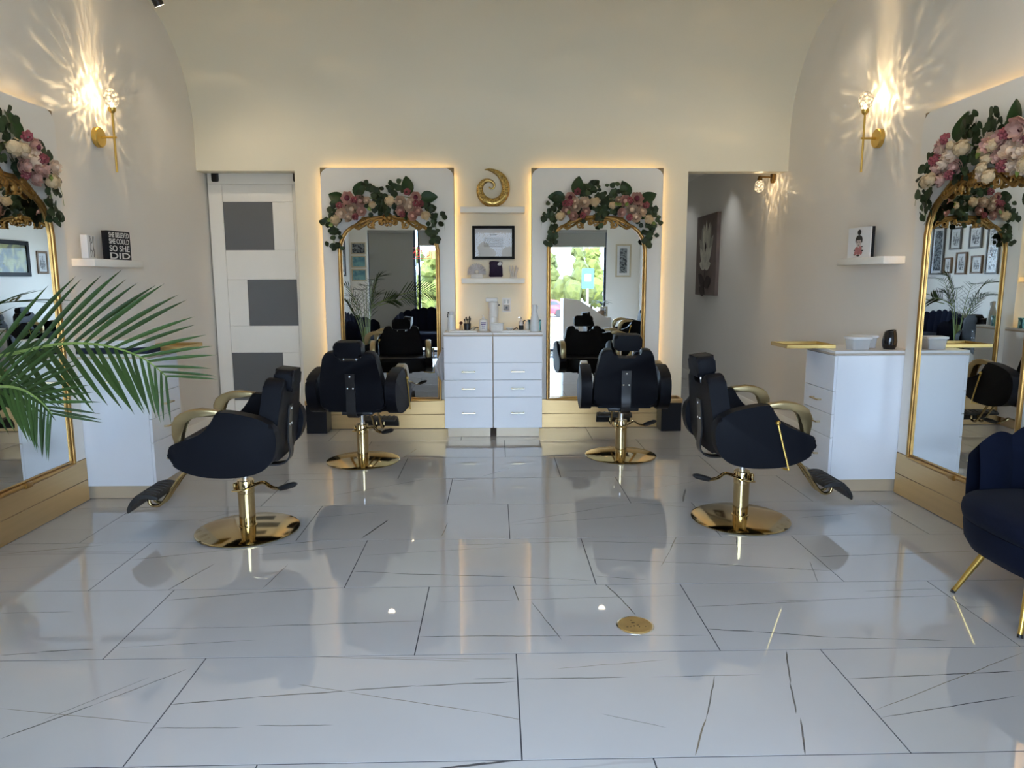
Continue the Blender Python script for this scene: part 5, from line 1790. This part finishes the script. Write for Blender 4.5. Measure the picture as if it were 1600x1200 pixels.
fp = thing('floor_box', 'round engraved brass outlet cover set into the floor', 'outlet cover', (0.573, 2.745, 0))
BRASS = mat('worn_brass', (0.46, 0.31, 0.12), rough=0.42, metal=0.7, var=0.3, vscale=18, bump=0.25, bscale=120)
G().lathe([(0, 0), (0.0705, 0), (0.0715, 0.003), (0.068, 0.0062), (0, 0.0065)], 48).obj('lid', BRASS, fp)
G().lathe([(0.0712, 0.0), (0.078, 0.0), (0.078, 0.0018), (0.0712, 0.0022)], 48).obj('collar', CHROME, fp)
ENGR = mat('engraved_dark', (0.09, 0.055, 0.02), rough=0.6)
g = G()
for (x, y, w, d) in ((-0.010, 0.034, 0.010, 0.005), (-0.006, 0.014, 0.016, 0.009), (-0.036, -0.022, 0.010, 0.006), (0.010, -0.008, 0.013, 0.005), (0.014, -0.022, 0.006, 0.007), (-0.006, -0.014, 0.005, 0.010), (-0.022, -0.022, 0.008, 0.004), (0.040, -0.020, 0.006, 0.005)):
    g.prism(ell(x, y, w / 2, d / 2, 10), 0.0064, 0.0069, lambda a, b, d_: (a, b, d_))
g.obj('engraving', ENGR, fp)

hc = thing('flower_canvas', 'tall canvas of a pale flower on brown, hanging in the hall', 'picture', (XR, 9.18, 1.735), -R90)
CANV = mat('taupe_canvas', (0.17, 0.125, 0.11), rough=0.7, var=0.35, vscale=5, bump=0.2, bscale=300)
G().box(-0.43, 0.43, -0.045, -0.001, -0.51, 0.51, bev=0.002, seg=1).obj('canvas', CANV, hc)
PETP = mat('painted_pale_petal', (0.70, 0.66, 0.55), rough=0.7, var=0.45, vscale=14)
PETD = mat('painted_shadow_petal', (0.42, 0.39, 0.32), rough=0.7, var=0.4, vscale=14)
LEAFP = mat('painted_dark_leaf', (0.045, 0.028, 0.022), rough=0.7, var=0.5, vscale=14)


def petal(bx, bz, tx, tz, w, n=8):
    d = V((tx - bx, tz - bz))
    s = V((-d.y, d.x)).normalized()
    L_, R_ = [], []
    for k in range(n + 1):
        t = k / n
        ww = w * math.sin(PI * min(1, 0.08 + 0.92 * t)) ** 0.8
        c = V((bx, bz)) + d * t
        L_.append((c.x + s.x * ww, c.y + s.y * ww))
        R_.append((c.x - s.x * ww, c.y - s.y * ww))
    return L_ + list(reversed(R_[:-1]))


lay = 0.0
for (nm, mm, ps) in (('outer_petals', PETD, [(0, -0.10, -0.30, 0.22, 0.075), (0, -0.10, 0.30, 0.24, 0.075), (0, -0.10, -0.20, 0.36, 0.085), (0, -0.10, 0.20, 0.38, 0.085)]),
                     ('inner_petals', PETP, [(0, -0.12, -0.12, 0.40, 0.080), (0, -0.12, 0.14, 0.41, 0.080), (0, -0.12, 0.0, 0.45, 0.075)]),
                     ('front_petals', PETP, [(-0.02, -0.14, -0.25, 0.10, 0.065), (0.02, -0.14, 0.25, 0.11, 0.065)]),
                     ('centre', LEAFP, [(0, 0.02, 0.0, 0.17, 0.035)]),
                     ('lower_petals', PETP, [(0, -0.16, -0.24, -0.10, 0.055), (0, -0.16, 0.24, -0.11, 0.055), (0, -0.16, -0.08, 0.14, 0.05), (0, -0.16, 0.09, 0.15, 0.05)]),
                     ('leaves', LEAFP, [(0, -0.40, -0.27, -0.24, 0.075), (0, -0.38, 0.26, -0.30, 0.08), (0, -0.50, -0.22, -0.42, 0.06), (0, -0.2, -0.01, -0.50, 0.012)])):
    g = G()
    for k, p in enumerate(ps):
        y = -0.0456 - lay - 0.0004 * k
        g.prism(petal(*p), y, y + 0.0003, lambda a, b, d: (a, d, b))
    lay += 0.002
    g.obj(nm, mm, hc)


# ================================================================== NAVY ARMCHAIR (right) and seats by the entrance
def shell_seat(name, label, cat, loc, rz, half_w, depth, top, group, nscal=9, front_z=0.62):
    """scallop-backed seat. local: faces -y, back at +y"""
    t = thing(name, label, cat, loc, rz, group)
    hd = depth / 2
    # shell back: follows a U from front-left round the back to front-right
    pts = [(-half_w, -hd * 0.55), (-half_w * 1.02, 0.0), (-half_w * 0.97, hd * 0.55), (-half_w * 0.80, hd * 0.92), (-half_w * 0.4, hd * 1.04), (0, hd * 1.07)]
    pts = pts + [(-x, y) for x, y in reversed(pts[:-1])]
    U = catmull(pts, 14, False)
    # arc length parameter
    L = [0.0]
    for a, b in zip(U, U[1:]):
        L.append(L[-1] + math.hypot(b[0] - a[0], b[1] - a[1]))
    tot = L[-1]

    def at(s):
        s *= tot
        for k in range(len(U) - 1):
            if L[k + 1] >= s:
                f = (s - L[k]) / max(1e-9, L[k + 1] - L[k])
                return (U[k][0] + (U[k + 1][0] - U[k][0]) * f, U[k][1] + (U[k + 1][1] - U[k][1]) * f)
        return U[-1]
    # each scallop is a padded channel
    for i in range(nscal):
        s0, s1 = i / nscal, (i + 1) / nscal

        def fn(u, v, s0=s0, s1=s1):
            s = s0 + (s1 - s0) * min(max(u, 0.0), 1.0)
            p = at(s)
            e = 0.004
            pa, pb = at(max(0, s - e)), at(min(1, s + e))
            tx, ty = pb[0] - pa[0], pb[1] - pa[1]
            ln = math.hypot(tx, ty) or 1
            nx, ny = ty / ln, -tx / ln                       # towards the inside
            if nx * (-p[0]) + ny * (-p[1]) < 0:
                nx, ny = -nx, -ny
            m = 1 - abs(2 * s - 1) ** 1.6
            zt = front_z + (top - front_z) * m
            arch = math.sin(PI * (0.08 + 0.84 * u))
            zt += 0.045 * arch - 0.03
            bul = 0.028 + 0.022 * arch
            lean = 0.05
            # v runs up the outside, over the top, down the inside
            if v < 0.5:
                k = v / 0.5
                z = 0.24 + (zt - 0.24) * k
                o = -bul * math.sin(PI * min(1, 0.15 + 0.7 * k)) * 0.8
            else:
                k = (1 - v) / 0.5
                z = 0.34 + (zt - 0.34) * k
                o = 0.03 + bul * math.sin(PI * min(1, 0.15 + 0.7 * k))
            if 0.44 < v < 0.56:
                z += 0.012
            ll = -lean * (z - 0.3)
            return (p[0] + nx * (o + ll), p[1] + ny * (o + ll), z)
        G().grid(fn, 8, 16).obj('scallop', NAVY, t, ang=70)
    # seat: rounded body and cushion
    def seat_outline(k, ex):
        o = []
        for i in range(40):
            a = 2 * PI * i / 40
            ca, sa = math.cos(a), math.sin(a)
            x = (abs(ca) ** 0.7) * (1 if ca > 0 else -1) * (half_w * k + ex)
            y = (abs(sa) ** 0.75) * (1 if sa > 0 else -1) * (hd * 1.02 * k + ex) - 0.03
            o.append((x, y))
        return o
    g = G()
    ringz = [(0.72, 0.205), (0.86, 0.225), (0.94, 0.27), (0.965, 0.335), (0.955, 0.355)]
    rings = [[g.bm.verts.new((x, y, z)) for x, y in seat_outline(k, 0)] for k, z in ringz]
    for A, B in zip(rings, rings[1:]):
        for k in range(40):
            g.bm.faces.new((A[k], A[(k + 1) % 40], B[(k + 1) % 40], B[k]))
    g.bm.faces.new(list(reversed(rings[0])))
    g.bm.faces.new(rings[-1])
    g.obj('seat_base', NAVY, t, ang=60)
    g = G()
    ringz = [(0.90, 0.352), (0.975, 0.362), (1.0, 0.395), (0.985, 0.430), (0.93, 0.452), (0.75, 0.470), (0.4, 0.478)]
    rings = [[g.bm.verts.new((x, y, z)) for x, y in seat_outline(k, 0)] for k, z in ringz]
    for A, B in zip(rings, rings[1:]):
        for k in range(40):
            g.bm.faces.new((A[k], A[(k + 1) % 40], B[(k + 1) % 40], B[k]))
    g.bm.faces.new(list(reversed(rings[0])))
    g.bm.faces.new(rings[-1])
    g.obj('cushion', NAVY, t, ang=60)
    for sx in (-1, 1):
        for sy in (-1, 1):
            x, y = sx * half_w * (0.36 if half_w < 0.5 else 0.6), sy * hd * 0.80
            G().tube([(x, y, 0.23), (x + sx * 0.075, y + sy * 0.075, 0.012)], [0.015, 0.010], 12).obj('leg', SATINGOLD, t)
            G().tube([(x + sx * 0.0755, y + sy * 0.0755, 0.014), (x + sx * 0.079, y + sy * 0.079, 0.001)], [0.0105, 0.0105], 10).obj('foot', RUBBER, t)
    return t


shell_seat('velvet_armchair', 'navy velvet scallop-back armchair with gold legs at the right edge', 'armchair', (2.395, 2.81, 0), -R90, 0.365, 0.55, 0.80, 'navy velvet seats', 9, 0.675)
shell_seat('velvet_loveseat', 'navy velvet scallop-back loveseat along the left wall by the entrance', 'sofa', (-2.33, 0.98, 0), R90, 0.66, 0.66, 0.86, 'navy velvet seats', 13, 0.66)
shell_seat('velvet_loveseat', 'navy velvet scallop-back loveseat under the shop window', 'sofa', (-1.22, 0.30, 0), PI, 0.62, 0.62, 0.90, 'navy velvet seats', 13, 0.70)


# ================================================================== PALM (left foreground)
def leaflet_mesh():
    def fn(u, v):
        a = (u - 0.5) * 2
        w = 0.046 * (0.35 + 0.65 * math.sin(PI * min(1, 0.12 + v * 0.75))) * (1 - v ** 5)
        return (a * w, v, 0.30 * abs(a) * w - 0.14 * v * v)
    return G().grid(fn, 2, 9).mesh('leaflet', PALM)


LEAFLET = leaflet_mesh()
palm = thing('areca_palm', 'green areca palm with long arching fronds at the left edge', 'plant', (-2.02, 2.33, 0))
rp = random.Random(21)
pot_p = [(0, 0), (0.15, 0), (0.19, 0.30), (0.20, 0.33), (0.185, 0.33), (0.175, 0.29), (0, 0.28)]
G().lathe(pot_p, 32).obj('pot', mat('white_ceramic_pot', (0.7, 0.7, 0.7), rough=0.3), palm)
G().lathe([(0, 0.281), (0.174, 0.289), (0, 0.30)], 24).obj('soil', mat('potting_soil', (0.04, 0.028, 0.02), rough=0.9, var=0.4, vscale=60), palm)
BASE = V(palm.location)


def frond(pts, ln_fn, n, nrm, spread=0.75, skip=0.12, up_bias=0.0, both=True):
    """pts world-space rachis; nrm: direction the frond's face looks at"""
    q = [V(p) for p in catmull([tuple(p) for p in pts], 14, False)]
    m = len(q)
    fr = bpy.data.objects.new('frond', G().tube([p - BASE for p in q], [0.0075 * (1 - 0.85 * k / (m - 1)) for k in range(m)], 6).mesh('frond', PALMRIB))
    COL.objects.link(fr)
    fr.parent = palm
    nrm = V(nrm).normalized()
    for k in range(n):
        t = skip + (1 - skip) * (k + 0.5) / n
        f = t * (m - 1)
        i = min(m - 2, int(f))
        p = q[i].lerp(q[i + 1], f - i)
        tg = (q[min(m - 1, i + 2)] - q[max(0, i - 1)]).normalized()
        side = tg.cross(nrm).normalized()
        ln = ln_fn(t) * rp.uniform(0.92, 1.06)
        for s in (-1, 1):
            fw = spread + 0.55 * t + rp.uniform(-0.06, 0.06)
            d = (side * s + tg * fw + nrm * rp.uniform(0.0, 0.25) + V((0, 0, up_bias))).normalized()
            xax = d.cross(nrm).normalized()
            zax = xax.cross(d).normalized()
            if zax.dot(V((0, 0, 1))) < 0:
                xax, zax = -xax, -zax
            L_ = ln
            M = Matrix(((xax.x * L_ * 0.62, d.x * L_, zax.x * L_ * 0.9, p.x - BASE.x), (xax.y * L_ * 0.62, d.y * L_, zax.y * L_ * 0.9, p.y - BASE.y), (xax.z * L_ * 0.62, d.z * L_, zax.z * L_ * 0.9, p.z - BASE.z), (0, 0, 0, 1)))
            o = bpy.data.objects.new('leaflet', LEAFLET)
            COL.objects.link(o)
            o.parent = fr
            o.matrix_local = M
    return fr


# the three fronds that reach into the picture, rachis measured from the photograph at their real distance
frond([on_y(-180, 640, 2.25), on_y(-60, 575, 2.18), on_y(40, 548, 2.12), on_y(105, 537, 2.08), on_y(170, 541, 2.05), on_y(225, 561, 2.02), on_y(262, 590, 2.0)], lambda t: 0.21 * (0.75 + 0.5 * math.sin(PI * t)) * (1.40 - 0.60 * t), 19, (0.15, -0.85, 0.45), 0.75, 0.22)
frond([on_y(-140, 640, 2.22), on_y(-60, 612, 2.10), on_y(0, 604, 2.03), on_y(35, 609, 1.99), on_y(62, 626, 1.96), on_y(82, 648, 1.95)], lambda t: 0.155 * (0.8 + 0.4 * math.sin(PI * t)), 15, (0.1, -0.9, 0.35), 0.75, 0.25)
frond([on_y(-150, 650, 2.3), on_y(-70, 600, 2.3), on_y(-10, 590, 2.32), on_y(40, 585, 2.35)], lambda t: 0.20 * (0.8 + 0.4 * math.sin(PI * t)), 12, (0.0, -0.9, 0.4), 0.8, 0.3)
# the rest of the plant, out of frame
for k in range(9):
    a = math.radians(75 + k * 34 + rp.uniform(-8, 8))
    r = rp.uniform(0.42, 0.62)
    h = rp.uniform(1.05, 1.5)
    cx, cy = math.cos(a), math.sin(a)
    if cx > 0.2 and cy < 0.75:
        r *= 0.45
    r = min(r, (0.55 / abs(cx)) if cx < -0.1 else r)
    pts = [BASE + V((0.03 * cx, 0.03 * cy, 0.28)), BASE + V((0.25 * r * cx, 0.25 * r * cy, 0.65 * h)), BASE + V((0.6 * r * cx, 0.6 * r * cy, 0.95 * h)), BASE + V((0.95 * r * cx, 0.95 * r * cy, h))]
    frond(pts, lambda t: 0.22, 12, (cx * 0.2, cy * 0.2, 1), 0.7, 0.35)
for k in range(5):
    a = k * 1.26
    G().tube([(0.05 * math.cos(a), 0.05 * math.sin(a), 0.27), (0.03 * math.cos(a), 0.03 * math.sin(a), 0.7)], [0.012, 0.009], 7).obj('cane', PALMRIB, palm)


# ================================================================== ENTRANCE SIDE (seen only in the mirrors)
def art_mat(name, c0, c1, scale=9, dist=2.0):
    m, nt, out = nt_new(name)
    b = N(nt, 'ShaderNodeBsdfPrincipled')
    b.inputs['Roughness'].default_value = 0.4
    nt.links.new(b.outputs[0], out.inputs[0])
    tc = N(nt, 'ShaderNodeTexCoord')
    no = N(nt, 'ShaderNodeTexNoise')
    no.inputs['Scale'].default_value = scale
    no.inputs['Distortion'].default_value = dist
    nt.links.new(tc.outputs['Object'], no.inputs['Vector'])
    cr = N(nt, 'ShaderNodeValToRGB')
    cr.color_ramp.elements[0].position = 0.42
    cr.color_ramp.elements[1].position = 0.56
    cr.color_ramp.elements[0].color = (*c0, 1)
    cr.color_ramp.elements[1].color = (*c1, 1)
    nt.links.new(no.outputs['Fac'], cr.inputs[0])
    nt.links.new(cr.outputs[0], b.inputs['Base Color'])
    return m


SKETCH = art_mat('ink_sketch', (0.75, 0.75, 0.75), (0.12, 0.12, 0.13), 11, 1.5)
DARKART = art_mat('dark_pattern', (0.02, 0.03, 0.05), (0.30, 0.34, 0.36), 30, 0.5)
TEALART = art_mat('teal_certificate', (0.08, 0.25, 0.33), (0.20, 0.42, 0.45), 8, 0.3)
GREENREFL = art_mat('green_reflection_picture', (0.06, 0.07, 0.02), (0.28, 0.27, 0.05), 6, 0.6)  # yellow-green of reflected trees painted in as the picture's colour
for k, (lab, z, art) in enumerate((('top', 2.02, DARKART), ('middle', 1.77, TEALART), ('bottom', 1.52, TEALART))):
    framed('framed_certificate', '%s gilt framed certificate beside the shop window' % lab, 'picture', (-2.59, YF, z), PI, 0.28, 0.22, PALEFRAME, 0.022, art, 0.0, group='certificates by the window')
framed('framed_pattern', 'pale framed dark pattern right of the shop window', 'picture', (2.44, YF, 1.78), PI, 0.30, 0.62, PALEFRAME, 0.03, DARKART, 0.05)
for k, (lab, y, z, w, h, art, fm) in enumerate((
        ('tall grey frame at the entrance end of the gallery', 0.50, 1.93, 0.36, 0.86, DARKART, GREYFRAME), ('upper grey sketch frame of the gallery', 0.98, 2.12, 0.30, 0.38, SKETCH, GREYFRAME),
        ('upper grey sketch frame nearer the palm', 1.50, 2.12, 0.32, 0.38, SKETCH, GREYFRAME), ('small walnut box frame of the gallery', 0.82, 1.66, 0.22, 0.28, SKETCH, OAK), ('middle walnut box frame of the gallery', 1.18, 1.69, 0.28, 0.38, SKETCH, OAK),
        ('right walnut box frame of the gallery', 1.58, 1.66, 0.28, 0.30, SKETCH, OAK), ('tall grey frame at the palm end of the gallery', 1.95, 1.90, 0.30, 0.80, SKETCH, GREYFRAME))):
    framed('gallery_frame', lab, 'picture', (XL, y, z), R90, w, h, fm, 0.028, art, 0.045, 0.035, 'gallery wall by the entrance')
framed('green_reflection_picture', 'wide black framed picture with a painted green reflection on the right wall near the desk', 'picture', (XR, 1.25, 1.80), -R90, 0.85, 0.60, BLACKFRAME, 0.07, GREENREFL, 0.0, 0.04)
framed('walnut_frame', 'small walnut frame on the right wall near the entrance', 'picture', (XR, 0.45, 1.75), -R90, 0.30, 0.40, OAK, 0.04, SKETCH, 0.04)

# blinds
def blind(label, x0, x1, z0):
    t = thing('roller_blind', label, 'blind', ((x0 + x1) / 2, YF + 0.035, 0), 0, 'roller blinds')
    G().tube([(x0, YF + 0.035, WTOP - 0.03), (x1, YF + 0.035, WTOP - 0.03)], 0.026, 12).obj('roller', SHADE, t, world=True)
    G().box(x0 + 0.01, x1 - 0.01, YF + 0.028, YF + 0.031, z0, WTOP - 0.03).obj('fabric', SHADE, t, world=True)
    G().box(x0 + 0.01, x1 - 0.01, YF + 0.022, YF + 0.038, z0 - 0.02, z0, bev=0.003).obj('bottom_bar', TRIMW, t, world=True)


blind('grey roller blind pulled right down over the window', -2.40, -1.545, 0.35)
blind('grey roller blind rolled up over the narrow window', -1.46, -1.0, 2.08)
blind('grey roller blind rolled up over the window by the desk', 1.02, 2.10, 2.05)

# OPEN sign hanging in the narrow window, reads from the street
sg = thing('open_sign', 'red outlined OPEN sign hanging in the shop window', 'sign', (-1.42, YF - 0.02, 1.93))
NEON = mat('red_neon', (0.8, 0.05, 0.05), var=0, emit=(1.0, 0.16, 0.14), estr=0.5)
text_obj('lettering', 'OPEN', 0.36, 0.13, NEON, sg, lambda a, b, d: (-a, -d, b), ext=0.008, bold=-0.012)
g = G()
for (x0, x1, z0, z1) in ((-0.21, 0.21, 0.095, 0.103), (-0.21, 0.21, -0.103, -0.095), (-0.21, -0.202, -0.095, 0.095), (0.202, 0.21, -0.095, 0.095)):
    g.box(x0, x1, -0.006, 0.0, z0, z1)
g.obj('border', NEON, sg)

# reception desk
ds_ = thing('reception_desk', 'white reception desk with a slanted top by the window', 'desk', (1.62, 0.50, 0))
G().prism([(1.20, 0.002), (2.06, 0.002), (2.06, 0.76), (1.95, 0.76), (1.50, 1.06), (1.20, 1.10)], 0.82, 0.86, lambda a, b, d: (a, d, b), bev=0.003).obj('front_panel', WHITEPLASTIC, ds_, world=True)
G().box(1.20, 1.24, 0.25, 0.82, 0.002, 1.08, bev=0.003).obj('side_panel', WHITEPLASTIC, ds_, world=True)
G().box(1.24, 2.06, 0.25, 0.82, 0.72, 0.75, bev=0.003).obj('desk_top', WHITEPLASTIC, ds_, world=True)
G().box(2.02, 2.06, 0.25, 0.82, 0.002, 0.72, bev=0.003).obj('side_panel', WHITEPLASTIC, ds_, world=True)
pp = thing('desk_plant', 'small leafy green plant on the reception desk', 'plant', (1.93, 0.45, 0.751))
G().lathe([(0, 0), (0.05, 0), (0.065, 0.11), (0.055, 0.11), (0.045, 0.02), (0, 0.02)], 20).obj('pot', OAK, pp)
G().tube([(0, 0, 0.02), (0.005, 0, 0.28)], 0.006, 6).obj('stem', BARK, pp)
me_ = leaf_mesh('desk_plant_leaf', PALM, 0.20, 0.035, 0.2, 0.5)
for k in range(11):
    o = inst('leaf', me_, pp, (0.003, 0, 0.22 + 0.01 * (k % 5)), (0.35 + 0.3 * (k % 3) * 0.5, 0, k * 2 * PI / 11))
framed('desk_photo', 'gilt photo frame standing on the reception desk', 'picture', (2.0, 0.34, 0.842), PI, 0.14, 0.18, PALEFRAME, 0.03, SKETCH, glass=False)

# street: trees, car, parking sign
rt = random.Random(4)


def tree(label, x, y, z, h, w):
    t = thing('street_tree', label, 'tree', (x, y, z), 0, 'trees across the street')
    G().tube([(0, 0, 0), (0.05, 0, h * 0.35), (0, 0.05, h * 0.6)], [0.14, 0.10, 0.05], 8).obj('trunk', BARK, t)
    g = G()
    for k in range(16):
        a = rt.uniform(0, 2 * PI)
        hh = rt.uniform(0.16, 1.0)
        rr = w * (1.05 - hh * 0.85) * rt.uniform(0.2, 0.9)
        g.ball((rr * math.cos(a), rr * math.sin(a), h * hh * 0.92), w * rt.uniform(0.30, 0.5) * (1.15 - 0.6 * hh), 2, (1, 1, rt.uniform(0.9, 1.5)))
    for v in g.bm.verts:
        v.co += V((rt.uniform(-1, 1), rt.uniform(-1, 1), rt.uniform(-1, 1))) * 0.16
    g.obj('crown', TREE, t, flat=True)


names = ['first', 'second', 'third', 'fourth', 'fifth', 'sixth', 'seventh', 'eighth', 'ninth', 'tenth', 'eleventh', 'twelfth', 'thirteenth', 'fourteenth']
for k, nm in enumerate(names):
    tree('%s sunlit yellow-green tree from the left across the street' % nm, -15.5 + 2.35 * k + rt.uniform(-0.4, 0.4), -54 - 6 * (k % 2) + rt.uniform(-0.5, 0.5), -1.7, rt.uniform(5.8, 7.0), rt.uniform(2.1, 2.25))
car = thing('red_car', 'red car parked on the street in front of the trees', 'car', (3.9, -46, -1.68))
co = catmull([(-2.1, 0.35), (-2.15, 0.75), (-1.7, 0.88), (-1.2, 0.95), (-0.6, 1.38), (0.3, 1.45), (1.2, 1.38), (1.75, 0.98), (2.15, 0.90), (2.2, 0.45), (2.0, 0.30), (0, 0.28), (-1.9, 0.30)], 3)
G().prism(co, -0.85, 0.85, lambda a, b, d: (a, d, b), bev=0.08).obj('body', CARRED, car)
G().prism([(-0.95, 0.98), (-0.50, 1.32), (0.3, 1.38), (1.1, 1.32), (1.5, 1.0)], -0.87, 0.87, lambda a, b, d: (a, d, b)).obj('windows', DARKGLASS, car)
for sx in (-1.35, 1.35):
    for sy in (-0.78, 0.78):
        G().lathe([(0, -0.1), (0.32, -0.1), (0.34, -0.05), (0.34, 0.05), (0.32, 0.1), (0, 0.1)], 24, M=Matrix.Translation((sx, sy, 0.345)) @ Matrix.Rotation(R90, 4, 'X')).obj('wheel', RUBBER, car)
ps_ = thing('parking_sign', 'blue parking sign on a white post outside the window', 'sign', (2.32, -4.5, -0.08))
G().tube([(0, 0, 0), (0, 0, 1.75)], 0.028, 10).obj('post', WHITEPLASTIC, ps_)
BLUE = mat('sign_blue', (0.04, 0.30, 0.60), rough=0.4, var=0.03)
G().prism(rrect(-0.15, 0.15, 1.28, 1.78, 0.03), 0.029, 0.034, lambda a, b, d: (a, d, b)).obj('plate', BLUE, ps_)
G().prism(rrect(-0.075, 0.075, 1.46, 1.64, 0.01), 0.0342, 0.036, lambda a, b, d: (a, d, b)).obj('white_symbol', WHITEPLASTIC, ps_)
